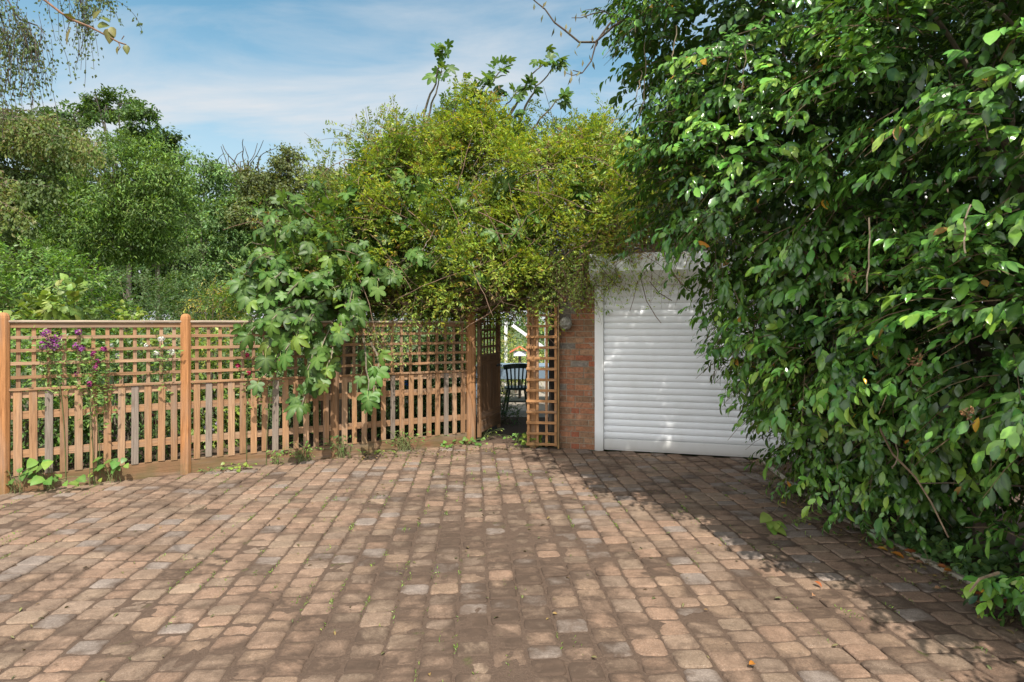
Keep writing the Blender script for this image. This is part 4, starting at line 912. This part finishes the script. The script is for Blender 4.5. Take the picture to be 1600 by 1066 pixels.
for pth in main:
    for q in pth[3:]:
        for k in range(2):
            Lh = random.uniform(.25, .8) if q[0] < -4.4 else random.uniform(.1, .3); a = q+rng.normal(0, .05, 3); b = a+np.array((random.gauss(.02, .09), random.gauss(0, .08), -Lh)); h = bez(a, (a+b)/2+np.array((random.gauss(.03, .04), 0, .05)), b, 10)
            mb.tube(h, .0025, 3, (.06, .04, .035), False)
            for z_ in h[1:]:
                [BP.append(z_+rng.normal(0, .03, 3)) for _ in range(2)]
mb.build('twig', M_BARK, bir)
BP = np.array(BP); D = nz(rng.normal(0, .5, BP.shape)+np.array((0, 0, -.8)))
leaves('foliage', leaf_template(.62, .03, .1, ((.35, 1.0),)), BP, D, runit(len(BP)), rng.uniform(.028, .046, len(BP)), pal(len(BP), [(.010, .015, .006), (.017, .023, .008), (.028, .016, .010)], [3, 3, 1.5]), M_TREE, bir)  # leaf colour darkened so the sprays read as shaded silhouettes
# a near leafy shoot crossing the top left corner
sh = thing('bramble_shoot', 'arching brown shoot with a few toothed yellowish leaves, near top left', 'shoot', tuple(W(40, -80, 2.4)))
pts = np.array([W(x, y, 2.4) for x, y in ((20, -90), (45, -25), (68, -1), (95, 20), (115, 32), (140, 42), (165, 55), (185, 66), (197, 70))])
mb = MB(); mb.tube(pts, np.linspace(.006, .0028, len(pts)), 6, (.16, .085, .05)); mb.tube([W(x, y, 2.4) for x, y in ((185, 66), (188, 74), (184, 80))], .002, 4, (.16, .085, .05)); mb.tube([W(x, y, 2.4) for x, y in ((190, 62), (194, 56))], .002, 4, (.16, .085, .05)); mb.build('stem', M_BARK, sh)
LV = [(112, 42, -.35, -1.0, .075), (145, 30, .5, .5, .05), (158, 27, .7, -.3, .045), (170, 45, .2, -1, .062), (118, 30, -1, .2, .05), (152, 40, .9, 0, .05), (185, 72, -.2, -1, .035), (197, 70, .2, -1, .04), (173, 42, .5, -1, .045)]
P = np.array([W(x, y, 2.4) for x, y, *_ in LV]); D = np.array([(a, -.2, b) for _, _, a, b, _ in LV]); Nn = nz(np.array((0, -.9, .35))+rng.normal(0, .3, P.shape))
leaves('leaf', leaf_template(.66, .05, .2, ((.15, .7), (.4, 1.0), (.72, .62))), P, D, Nn, np.array([l[-1] for l in LV]), pal(len(P), [(.055, .075, .012), (.10, .085, .018)], [2, 1]), M_SHRUB, sh, (.3, .3, .08), .6)

# ---------------------------------------------------------------- shrubs and flowers beyond the fence
def shrub(name, label, cat, lobes, n, leaf, cols, wts, tmpl=T_SMALL, spec=(7, .3, .25), group=None, lump=.15, stalks=8, hang=.25, zmin=-.02):
    E = np.array(lobes, float); b = E[:, :3].mean(0); o = thing(name, label, cat, (b[0], b[1], 0), group)
    P, Nn = lobes_surface(E, n, 0, .4, lump, 1.5); ok = P[:, 2] > zmin; P, Nn = P[ok], Nn[ok]
    D = nz(Nn+rng.normal(0, .45, P.shape)+np.array((0, 0, .3)))
    LP, LD, LN, LS, SI = in_sprays(P-D*spec[1]*.4, D, Nn, (spec[0], spec[1], spec[2], leaf*.7, leaf*1.25, .8, hang))
    ct = np.clip(rng.normal(1, .15, (len(P), 1)), .6, 1.5)[SI]
    leaves('foliage', tmpl, LP, LD, LN, LS, pal(len(LP), cols, wts, .2)*ct, M_SHRUB, o, (.25, .33, .1), .3)
    mb = MB()
    for i in range(stalks):
        e = E[random.randrange(len(E))]; a = np.array((b[0]+random.gauss(0, .12), b[1]+random.gauss(0, .12), -.05)); q = e[:3]+rng.normal(0, .3, 3)*e[3:]
        mb.tube(wob(bez(a, np.array((a[0], a[1], q[2]*.6)), q, 7), .02), np.linspace(.018, .006, 7), 5, np.array(BARK)*.8, False)
    shoot_tubes(mb, P-D*spec[1]*.4, D, spec[1], spec[2], .003, (.1, .1, .04), 3)
    mb.build('stem', M_BARK, o); return o
BG = [(.06, .13, .025), (.09, .17, .03), (.12, .21, .035), (.035, .08, .018)]
shrub('laurel_shrub', 'big fresh green leafy shrub behind the left end of the fence', 'shrub', [lobe(40, 420, 10.5, 80, 45), lobe(110, 440, 10.5, 70, 45), lobe(0, 470, 10.5, 90, 60), lobe(150, 490, 10.5, 55, 50), lobe(70, 500, 10.5, 100, 80)], 1500, .085, BG, [3, 3, 2, 2], leaf_template(.5, .05, .2, ((.4, 1.0),)), (8, .4, .2))
shrub('rounded_shrub', 'dark fine-leaved rounded shrub above the middle of the left panels', 'shrub', [lobe(235, 470, 11.5, 50, 35), lobe(205, 490, 11.5, 45, 40), lobe(270, 490, 11.5, 40, 35), lobe(235, 540, 11.5, 80, 60), lobe(200, 450, 12.5, 50, 35), lobe(290, 465, 13, 45, 35), lobe(160, 470, 12.5, 45, 40)], 1300, .055, [(.03, .06, .022), (.045, .085, .03), (.06, .10, .04)], [3, 3, 1], T_SMALL, (8, .3, .15))
shrub('hydrangea_shrub', 'pale lime shrub with large oval leaves just over the left rail', 'shrub', [lobe(105, 478, 7.9, 42, 22), lobe(95, 520, 7.9, 50, 35), lobe(60, 500, 7.9, 30, 25)], 110, .11, [(.12, .18, .035), (.16, .22, .05), (.19, .21, .06)], [3, 3, 1], T_HEART, (6, .3, .1), hang=.3)
shrub('nandina_shrub', 'yellow and bronze tinted wispy shrub near the fence post', 'shrub', [lobe(338, 455, 9.5, 28, 22), lobe(310, 475, 9.5, 30, 22), lobe(360, 490, 9.5, 35, 30), lobe(330, 530, 9.5, 50, 40)], 330, .045, [(.22, .22, .03), (.30, .22, .03), (.12, .16, .03), (.25, .07, .03)], [4, 2, 3, .7], T_NARROW, (9, .34, .1))
shrub('lime_shrub', 'small lime shrub tucked over the rail left of the round-topped post', 'shrub', [lobe(205, 495, 8.3, 22, 14), lobe(215, 530, 8.3, 40, 30)], 90, .07, [(.15, .21, .03), (.20, .24, .04)], [1, 1], T_HEART, (6, .25, .1))
hed = 0
for i, (px, py, Y, rx, rz, cols, lab) in enumerate(((60, 600, 7.0, 70, 90, BG, 'leafy green border plants behind the leftmost lattice'), (190, 600, 7.5, 75, 80, [(.04, .09, .02), (.06, .12, .03)], 'dark green border plants behind the left pickets'), (330, 590, 8.3, 50, 75, [(.14, .2, .03), (.09, .15, .03), (.18, .22, .04)], 'lime green border plants right of the round-topped post'), (420, 600, 8.8, 60, 70, BG, 'mid green border plants behind the hanging fig leaves'), (560, 600, 9.3, 70, 65, [(.03, .06, .018), (.045, .08, .02)], 'dark border plants behind the shaded right panel'), (690, 580, 9.6, 35, 60, [(.14, .2, .04), (.08, .13, .03)], 'bright green border plants behind the wide gate post'), (640, 620, 9.0, 60, 50, [(.04, .08, .02), (.06, .11, .03)], 'low dark plants at the foot of the shaded panel'))):
    shrub('border_plant', lab, 'plant', [lobe(px, py-8, Y, rx, rz), lobe(px+rx*.5, py+15, Y+.2, rx*.8, rz*.9), lobe(px-rx*.5, py+15, Y+.2, rx*.8, rz*.9), lobe(px, py+60, Y, rx*1.2, rz*.8)], 900, .075, cols, [1]*len(cols), T_SMALL, (8, .34, .3), lump=.25)
shrub('holly_shrub', 'dark glossy shrub hiding the tree trunks behind the left panels', 'shrub', [lobe(200, 455, 13, 55, 45), lobe(265, 480, 13.5, 50, 40), lobe(150, 470, 13, 50, 45), lobe(330, 490, 13.5, 50, 45), lobe(230, 520, 13, 120, 50), lobe(390, 480, 14, 50, 60)], 1500, .075, [(.02, .05, .014), (.035, .08, .02), (.06, .115, .03)], [3, 3, 1.5], T_SMALL, (8, .35, .2))
shrub('clipped_hedge', 'dark hedge behind the shaded panel, closing the view under the climber', 'hedge', [lobe(560, 520, 12, 70, 75), lobe(650, 520, 12.3, 70, 75), lobe(730, 520, 12.5, 50, 75), lobe(480, 520, 12, 70, 70)], 1500, .085, [(.02, .045, .014), (.035, .07, .018), (.06, .11, .025)], [3, 3, 1], T_SMALL, (8, .35, .2))
# variegated hedge and trees beyond the gateway
shrub('variegated_hedge', 'sunny cream and green hedge seen through the open gate', 'hedge', [lobe(792, 560, 14, 26, 50), lobe(820, 570, 15, 40, 35), lobe(770, 580, 14, 30, 60)], 900, .06, [(.25, .28, .08), (.40, .38, .16), (.09, .15, .04)], [3, 2, 2], T_SMALL, (7, .25, .1))
shrub('garden_shrub', 'mid green shrub behind the white garden frame', 'shrub', [lobe(830, 470, 18, 60, 75), lobe(760, 480, 18, 70, 75), lobe(880, 470, 18, 70, 85), lobe(690, 480, 18, 70, 85), lobe(620, 490, 18, 70, 75), lobe(800, 540, 18, 90, 50)], 3200, .11, [(.05, .11, .025), (.09, .16, .035), (.13, .19, .04)], [3, 3, 1], T_SMALL, (8, .5, .2))
shrub('low_plant', 'dark low plant beside the shady path inside the gate', 'plant', [lobe(797, 655, 9.9, 14, 16), lobe(786, 640, 10.2, 12, 20)], 90, .06, [(.025, .055, .015), (.04, .08, .02)], [1, 1], T_SMALL, (7, .25, .3))
shrub('boundary_hedge', 'dark green hedge glimpsed through gaps in the camellia', 'hedge', [(6.3, 4.5, 1.4, 1.1, 3.2, 1.7), (6.5, 8.0, 1.6, 1.4, 2.0, 1.8), (6.2, 6.2, 2.6, 1.0, 2.2, 1.0)], 900, .10, [(.05, .11, .02), (.10, .18, .03), (.03, .07, .016)], [2, 1, 2], T_SMALL, (8, .5, .2))
tree('back_tree', 'leafy tree beyond the garage roof behind the camellia', 'tree', (4.6, 17, -.1), [(4.6, 17, 4.2, 2.4, 2.0, 1.9), (6.5, 17.5, 4.8, 2.4, 2, 2.2), (8.5, 16, 4.4, 2.6, 2, 2.4)], .18, 160, 40, .4, .2, G_OAK, [2, 3, 2])
def flower(name, label, cat, heads, Y0, n_leaf, hcols, leafcols, group=None, fl=.022, hr=.05):
    """heads: list of (px,py); stems rise from the bed behind the fence"""
    c = np.mean([W(x, y, Y0) for x, y in heads], 0); o = thing(name, label, cat, (c[0], c[1], 0), group)
    mb = MB(); LPp = []
    for (x, y) in heads:
        h = W(x, y, Y0+random.uniform(-.05, .05)); a = np.array((c[0]+random.gauss(0, .1), c[1]+random.gauss(.1, .05), -.02))
        pth = bez(a, np.array((a[0], a[1], h[2]*.7)), h, 10); mb.tube(pth, .004, 4, (.08, .11, .03), False)
        for q in pth[5:]:
            for _ in range(n_leaf): LPp.append(q+rng.normal(0, .07, 3)*np.array((1, .7, .8)))
        k = 46; u = runit(k); Pp = h+u*hr*rng.uniform(.6, 1, (k, 1)); 
        leaves('flower_head', leaf_template(.85, .02, .1, ((.55, 1.0),)), Pp, nz(np.cross(u, runit(k))), u, fl, pal(k, hcols, [1]*len(hcols), .2), M_PETAL, o, (1, 1, 1), .0)
    LPp = np.array(LPp); D = runit(len(LPp)); D[:, 2] = D[:, 2]*.4
    mb.build('stem', M_BARK, o); leaves('foliage', T_SMALL, LPp, D, nz(np.array((0, -.4, .8))+rng.normal(0, .4, LPp.shape)), rng.uniform(.03, .06, len(LPp)), pal(len(LPp), leafcols, [1]*len(leafcols)), M_SHRUB, o)
PUR = [(.28, .06, .27), (.36, .12, .36), (.20, .03, .18)]; PNK = [(.5, .06, .16), (.42, .03, .10)]; WHT = [(.7, .7, .66), (.62, .62, .6)]
LF = [(.06, .12, .025), (.10, .17, .03), (.13, .19, .035)]
flower('phlox_plant', 'purple flower head poking through the left lattice', 'flower', [(80, 533), (72, 520), (86, 540), (68, 540), (90, 528)], 5.90, 10, PUR, LF, 'flowering plants along the fence', hr=.05)
flower('phlox_plant', 'purple flowers high on the lattice right of the largest purple head', 'flower', [(122, 519), (128, 545), (118, 540)], 6.02, 12, PUR, LF, 'flowering plants along the fence', hr=.035)
flower('phlox_plant', 'magenta flowers halfway along the first lattice panel', 'flower', [(146, 553), (162, 546), (152, 565), (150, 575), (140, 600), (120, 585)], 6.09, 14, [(.32, .04, .16), (.26, .05, .2)], LF, 'flowering plants along the fence', hr=.03)
flower('white_flower_plant', 'white flowers in the lattice just left of the round-topped post', 'flower', [(230, 540), (245, 552), (268, 550), (186, 556), (252, 530), (172, 541)], 6.40, 9, WHT, LF, 'flowering plants along the fence', hr=.035)
flower('pink_flower_plant', 'small bright pink flowers beside the hanging fig leaves', 'flower', [(386, 555), (388, 583), (440, 564), (372, 572)], 6.84, 7, PNK, LF, 'flowering plants along the fence', hr=.025)
flower('lilac_flower_plant', 'lilac flowers low behind pickets right of the round-topped post', 'flower', [(322, 668), (340, 662), (330, 672), (344, 700)], 7.3, 8, [(.4, .3, .5), (.45, .38, .5)], LF, 'flowering plants along the fence', hr=.03)
flower('wine_flower_plant', 'dark wine-red flowers low behind the left pickets', 'flower', [(237, 650), (243, 660)], 6.85, 8, [(.12, .01, .04)], LF, 'flowering plants along the fence', hr=.03)

# ---------------------------------------------------------------- weeds and creepers at the fence foot
def weed(name, label, cat, px, py, nl, size, cols, tmpl=T_HEART, h=.12, spread=.14, off=.0, group=None, climb=0.):
    Y = F*CH/(py-HZ)-off; b = np.array(((px-CX)/F*Y, Y, 0.))
    if px < 742:
        for A_, B_ in zip(FP[:-1], FP[1:]):
            k = (px-CX)/F; d_ = B_-A_; t_ = (k*A_[1]-A_[0])/(d_[0]-k*d_[1])
            if 0 <= t_ <= 1: q_ = A_+d_*t_; tn_ = nz(d_); b = np.array((*(q_+np.array((tn_[1], -tn_[0]))*.075), 0.))
    o = thing(name, label, cat, tuple(b), group); mb = MB(); P = []; D = []; Nn = []
    for k in range(nl):
        a = b+np.array((random.gauss(0, spread*.35), random.gauss(0, spread*.3), -.01)); e = b+np.array((random.gauss(0, spread), -abs(random.gauss(.0, spread*.4)), random.uniform(.25, 1.15)*(h+climb*random.random())))
        mb.tube(bez(a, (a+e)/2+np.array((0, 0, h*.4)), e, 6), .0026, 3, (.12, .15, .05), False)
        P.append(e); d = nz(e-b); D.append((d[0]+random.gauss(0, .4), d[1]-.35, -.25)); Nn.append((random.gauss(0, .3), -.45+random.gauss(0, .2), .8))
    mb.build('stem', M_BARK, o); leaves('foliage', tmpl, np.array(P), np.array(D), np.array(Nn), size*rng.uniform(.6, 1.2, nl), pal(nl, cols, [1]*len(cols)), M_SHRUB, o, (.25, .33, .1), .4)
WG = [(.05, .12, .025), (.08, .16, .03), (.11, .19, .035)]; WL = [(.13, .2, .03), (.17, .22, .035)]
for px, py, nl, s, c, tm, h, sp_, lab in ((75, 752, 16, .105, WG, T_HEART, .26, .13, 'broad heart-leaved creeper at the foot of the first panel'), (30, 760, 12, .06, WG, T_HEART, .2, .10, 'small creeper at the corner by the leftmost post'), (178, 744, 12, .09, WG, T_HEART, .24, .09, 'broad-leaved creeper climbing the pickets mid first panel'), (152, 748, 5, .05, WL, T_HEART, .1, .06, 'tiny sprig between the two broad-leaved creepers'),
    (365, 728, 18, .05, WL, T_HEART, .07, .16, 'low yellowish creeper right of the round-topped post'), (325, 733, 12, .04, WG, T_SMALL, .05, .12, 'tiny sprawling weed at the foot of the round-topped post'), (430, 718, 14, .05, WG, T_SMALL, .16, .05, 'thin upright weed against the gravel board under the fig'), (475, 712, 30, .05, WG, T_SMALL, .22, .14, 'bushy weed at the fence foot left of the lowest fig leaves'), (535, 706, 34, .05, [(.03, .08, .02), (.05, .11, .025)], T_SMALL, .25, .14, 'dark bushy weed below the lowest fig leaves'),
    (632, 698, 40, .045, WG, T_SMALL, .26, .17, 'feathery weed in front of the shaded panel'), (580, 705, 10, .05, WL, T_SMALL, .06, .12, 'flat pale weed before the shaded panel'), (700, 697, 14, .06, WG, T_HEART, .07, .12, 'low creeper left of the wide gate post'), (728, 694, 14, .06, WG, T_HEART, .08, .10, 'low creeper under the wide gate post'), (760, 684, 22, .05, WL, T_NARROW, .12, .12, 'grassy weed at the foot of the open gate'),
    (824, 698, 16, .065, WL, T_HEART, .16, .09, 'lime green weed at the foot of the narrow trellis'), (843, 699, 12, .05, WL, T_HEART, .12, .07, 'small lime weed at the right foot of the narrow trellis'), (812, 690, 16, .05, WG, T_HEART, .12, .09, 'mid green weed in the gateway')):
    weed('weed', lab, 'weed', px, py, nl, s, c, tm, h, sp_, group='weeds along the fence')
weed('paving_weed', 'single broad-leaved green weed growing out of the shaded pavers', 'weed', 1207, 830, 6, .10, [(.12, .22, .04), (.17, .24, .05)], T_HEART, .15, .05)
weed('rue_plant', 'small blue green plant with rounded leaflets under the camellia', 'plant', 1362, 822, 44, .045, [(.09, .19, .07), (.12, .23, .09)], leaf_template(.75, .02, .05, ((.3, .9), (.65, 1.0))), .22, .10)
weed('holly_seedling', 'low dark seedling in the leaf litter left of the blue green plant', 'plant', 1245, 818, 12, .05, WG, T_SMALL, .1, .1)
# ivy carpet under the camellia
def ivy():
    n = 1500; y = rng.uniform(2.4, 4.6, n); kx = np.interp(y, [p[1] for p in KERB], [p[0] for p in KERB]); P = np.c_[kx+.03+rng.exponential(.22, n), y, rng.uniform(.0, .14, n)]
    D = nz(rng.normal(0, .6, (n, 3))+np.array((-.5, -.4, -.1))); Nn = nz(np.array((-.4, -.4, .8))+rng.normal(0, .35, (n, 3)))
    struct(leaves('ivy', leaf_template(.85, .03, .15, ((.2, .95), (.45, .8), (.75, .45))), P, D, Nn, rng.uniform(.03, .065, n), pal(n, [(.03, .075, .022), (.05, .11, .03), (.10, .17, .035)], [3, 3, 1]), M_SHRUB, None, (.2, .3, .12), .5), 'stuff')
ivy()
# moss and grass in the joints
def tufts():
    P = []
    for i in range(900):
        if random.random() < .5: u = .0846+random.randint(-36, 16)*PW; v = random.uniform(2.2, 8.2)
        else: u = random.uniform(-5, 2.5); v = random.uniform(2.2, 8)
        if u*1 > 1 and random.random() < .4: continue
        c = e1*u+e2*v
        if fbm(np.array([[c[0]*1.1, c[1]*1.1, 0]]), 91, 2)[0] < .47: continue
        if not inside(np.array([c[0]]), np.array([c[1]]), DRIVE)[0]: continue
        for k in range(random.randint(3, 22)): 
            q = c+e2*random.gauss(0, .04)+e1*random.gauss(0, .006); P.append((q[0], q[1], -.004))
    P = np.array(P); n = len(P); D = nz(rng.normal(0, .6, (n, 3))+np.array((0, 0, .7))); D[:, 2] = np.abs(D[:, 2])
    struct(leaves('moss', T_NARROW, P, D, runit(n), rng.uniform(.008, .022, n), pal(n, [(.10, .16, .02), (.15, .21, .025), (.06, .09, .015)], [3, 2, 2]), M_SHRUB), 'stuff')
tufts()
# litter
T_DEAD = leaf_template(.5, .13, .25, ((.28, .8), (.58, 1.0), (.83, .62)), .1)
def litter():
    n = 2000; y = rng.uniform(2.6, 7.2, n); kx = np.interp(y, [p[1] for p in KERB], [p[0] for p in KERB]); P = np.c_[kx-.02+rng.normal(.06, .17, n), y, rng.uniform(.006, .02, n)]
    k = 260; P = np.r_[P, np.c_[rng.uniform(-3, 2.6, k), rng.uniform(2.4, 7.6, k), np.full(k, .007)]]
    k = 320; t = rng.random(k); q = FP[3]*(1-t)[:, None]+(FP[4]+np.array((.9, -.1)))*t[:, None]; P = np.r_[P, np.c_[q+rng.normal(0, .12, (k, 2))+np.array((.05, -.12)), np.full(k, .007)]]
    n = len(P); D = rng.normal(0, 1, (n, 3)); D[:, 2] *= .15
    struct(leaves('leaf_litter', T_DEAD, P, D, nz(np.array((0, 0, 1.))+rng.normal(0, .3, (n, 3))), rng.uniform(.015, .04, n), pal(n, [(.10, .05, .025), (.06, .035, .02), (.18, .085, .03), (.12, .10, .03)], [3, 3, 1.5, .6]), M_DEAD), 'stuff')
litter()
FL = [(1392, 868, .085, 'orange fallen leaf at the kerb, nearest the blue green plant', 0), (1412, 865, .08, 'curled red brown fallen leaf in the pair touching the kerb', 1), (1424, 866, .075, 'red brown fallen leaf pressed against the kerb end', 1), (1431, 884, .07, 'pinkish brown leaf lying on pavers below the kerb end', 2), (1418, 879, .06, 'thin pale pink leaf beside the pinkish brown one', 2), (1474, 897, .075, 'ochre curled leaf along the middle of the kerb', 0), (1464, 888, .06, 'brick red leaf lying at the middle of the kerb', 1),
      (1515, 932, .085, 'orange brown leaf by the arched bare stem', 1), (1543, 934, .06, 'yellow fallen leaf right of the arched bare stem', 3), (1562, 947, .085, 'large russet leaf under the lowest camellia leaves', 1), (1540, 942, .045, 'small buff leaf beside the yellow one', 2), (1592, 968, .08, 'orange leaf at the right edge of the picture', 0), (1272, 914, .055, 'red brown leaf alone on the shaded pavers', 1), (1269, 937, .045, 'salmon leaf alone below the red brown one on the pavers', 2), (1460, 925, .06, 'pale pink curled sliver on the open pavers', 2), (1370, 861, .07, 'yellow leaf furthest left along the kerb', 3), (1220, 790, .05, 'yellow orange leaf under the hanging camellia tip', 3), (1562, 977, .045, 'tan leaf on the pavers at lower right', 2), (1373, 835, .07, 'brown leaf just under the blue green plant', 1), (1170, 1046, .05, 'ochre leaf on the sunny pavers at the bottom', 0)]
FC = [(.42, .15, .02), (.26, .075, .025), (.40, .22, .13), (.48, .27, .04)]
for px, py, s, lab, ci in FL:
    Y = F*CH/(py-HZ); b = np.array([((px-CX)/F*Y, Y, .022)]); o = leaves('fallen_leaf', T_DEAD, b, np.array([(random.gauss(1, .4), random.gauss(0, .7), .05)]), np.array([(random.gauss(0, .25), -.3, .9)]), s, pal(1, [FC[ci]], [1], .08), M_DEAD, None, (.3, .15, .05), .4)
    tag(o, lab, 'leaf', 'fallen leaves on the drive')

# ---------------------------------------------------------------- things beyond the gateway
def chair():
    b = np.array((.09, 11.0, 0)); o = thing('garden_chair', 'dark green spindle-back wooden chair on the patio beyond the gate', 'chair', tuple(b)); ax = nz(np.array((1, .12, 0.))); ay = np.array((-ax[1], ax[0], 0))
    p = lambda x, y, z_: b+ax*x+ay*y+np.array((0, 0, z_))
    m = MB(); V = []; n = 20
    for zz, s in ((.42, .9), (.43, 1), (.455, 1), (.462, .94)):
        for i in range(n): a = 2*math.pi*i/n; V.append(p(.23*s*math.copysign(abs(math.cos(a))**.7, math.cos(a)), .22*s*math.copysign(abs(math.sin(a))**.7, math.sin(a)), zz))
    m.add(V, [[r*n+i, r*n+(i+1) % n, r*n+n+(i+1) % n, r*n+n+i] for r in range(3) for i in range(n)]+[list(range(3*n, 4*n)), list(range(n))[::-1]]); m.build('seat', M_GREENPAINT, o)
    for x, y in ((-1, -1), (1, -1), (1, 1), (-1, 1)):
        m = MB(); m.tube([p(x*.15, y*.14, .425), p(x*.19, y*.18, .2), p(x*.225, y*.21, 0)], [.016, .022, .014], 8); m.build('leg', M_GREENPAINT, o)
    m = MB(); m.tube([p(-.18, -.17, .2), p(-.18, .17, .2)], .011, 6); m.tube([p(.18, -.17, .2), p(.18, .17, .2)], .011, 6); m.tube([p(-.18, 0, .2), p(.18, 0, .2)], .011, 6); m.build('stretcher', M_GREENPAINT, o)
    for k in range(7):
        x = (k-3)/3*.19; m = MB(); m.box((p(x*.92, -.19, .45)+p(x*1.18, -.28, .84))/2, p(x*1.18, -.28, .84)-p(x*.92, -.19, .45), ax, ay, (.40, .026 if 0 < k < 6 else .034, .014), (1, 1, 1), .003); m.build('spindle', M_GREENPAINT, o)
    m = MB(); pts = [p(x, -.285+.05*(x/.27)**2, .855-.03*(x/.27)**2) for x in np.linspace(-.27, .27, 9)]
    for q, r in zip(pts[:-1], pts[1:]): m.bar(q, r, .022, .085, (0, 0, 1))
    m.build('crest_rail', M_GREENPAINT, o)
chair()
tb_ = thing('garden_table', 'grey blue slatted table behind the green chair', 'table', (.2, 12.6, 0))
m = MB()
for k in range(6): m.box((.2, 12.2+k*.15, .74), (1, 0, 0), (0, 1, 0), Z3, (1.9, .135, .03), (1, 1, 1), .004)
m.build('tabletop', M_GREYBLUE, tb_)
m = MB(); m.box((.2, 12.16, .60), (1, 0, 0), (0, 1, 0), Z3, (1.8, .03, .22), (1, 1, 1), .003); m.build('apron', M_GREYBLUE, tb_)
for x, y in ((-.68, 12.25), (1.08, 12.25), (-.68, 12.95), (1.08, 12.95)):
    m = MB(); m.box((x, y, .36), Z3, (1, 0, 0), (0, 1, 0), (.73, .09, .09), (1, 1, 1), .005); m.build('leg', M_GREYBLUE, tb_)
ab = thing('timber_arbour', 'white timber frame with a diagonal brace above the garden table', 'arbour', (-.1, 14, 0))
for x in (-.14, .78):
    m = MB(); m.box((x, 14, .8), Z3, (1, 0, 0), (0, 1, 0), (1.66, .07, .07), (1, 1, 1), .005); m.build('post', M_WHITE, ab)
m = MB(); m.bar((.0, 13.93, 1.56), (.7, 13.93, 1.06), .05, .07, (0, 0, 1)); m.build('brace', M_WHITE, ab)
bh = thing('bird_house', 'small orange-roofed white bird house on a post beyond the gate', 'bird house', (.17, 13.2, 0))
c = W(812, 549, 13.2); m = MB(); m.tube([(c[0], 13.2, -.05), (c[0], 13.2, c[2]-.1)], .03, 8, (.2, .16, .12)); m.build('post', M_BARK, bh)
m = MB(); m.box((c[0], 13.2, c[2]-.05), (1, 0, 0), (0, 1, 0), Z3, (.26, .22, .1), (1, 1, 1), .004); m.build('body', M_WHITE, bh)
m = MB(); 
for s in (-1, 1): m.bar((c[0], 13.2, c[2]+.1), (c[0]+s*.21, 13.2, c[2]-.02), .32, .02, (0, 0, 1))
m.build('roof', M_ORANGE, bh)
for px, lab, sc_ in ((644, 'left bright blue glazed pot glimpsed through the shaded pickets', 1.0), (662, 'right dark blue glazed pot glimpsed through the shaded pickets', .9)):
    c = W(px, 590, 10.4); o = thing('plant_pot', lab, 'pot', (c[0], 10.4, 0), 'blue pots behind the fence'); m = MB(); z0 = c[2]-.22
    m.lathe((c[0], 10.4, z0), [(.09*sc_, 0), (.13*sc_, .08), (.15*sc_, .2), (.14*sc_, .27), (.16*sc_, .29), (.16*sc_, .32), (.13*sc_, .32), (.12*sc_, .26)], 20); m.build('body', M_BLUEGLAZE, o, True)
    m = MB(); m.lathe((c[0], 10.4, 0), [(.13, 0), (.13, z0-.002)], 16); m.build('stand', M_STONE, o)
    n = 60; P = np.array((c[0], 10.4, c[2]+.12))+rng.normal(0, .07, (n, 3)); leaves('plant', T_NARROW, P, nz(rng.normal(0, .6, (n, 3))+np.array((0, 0, .6))), runit(n), .08, pal(n, LF, [1, 1, 1]), M_SHRUB, o)
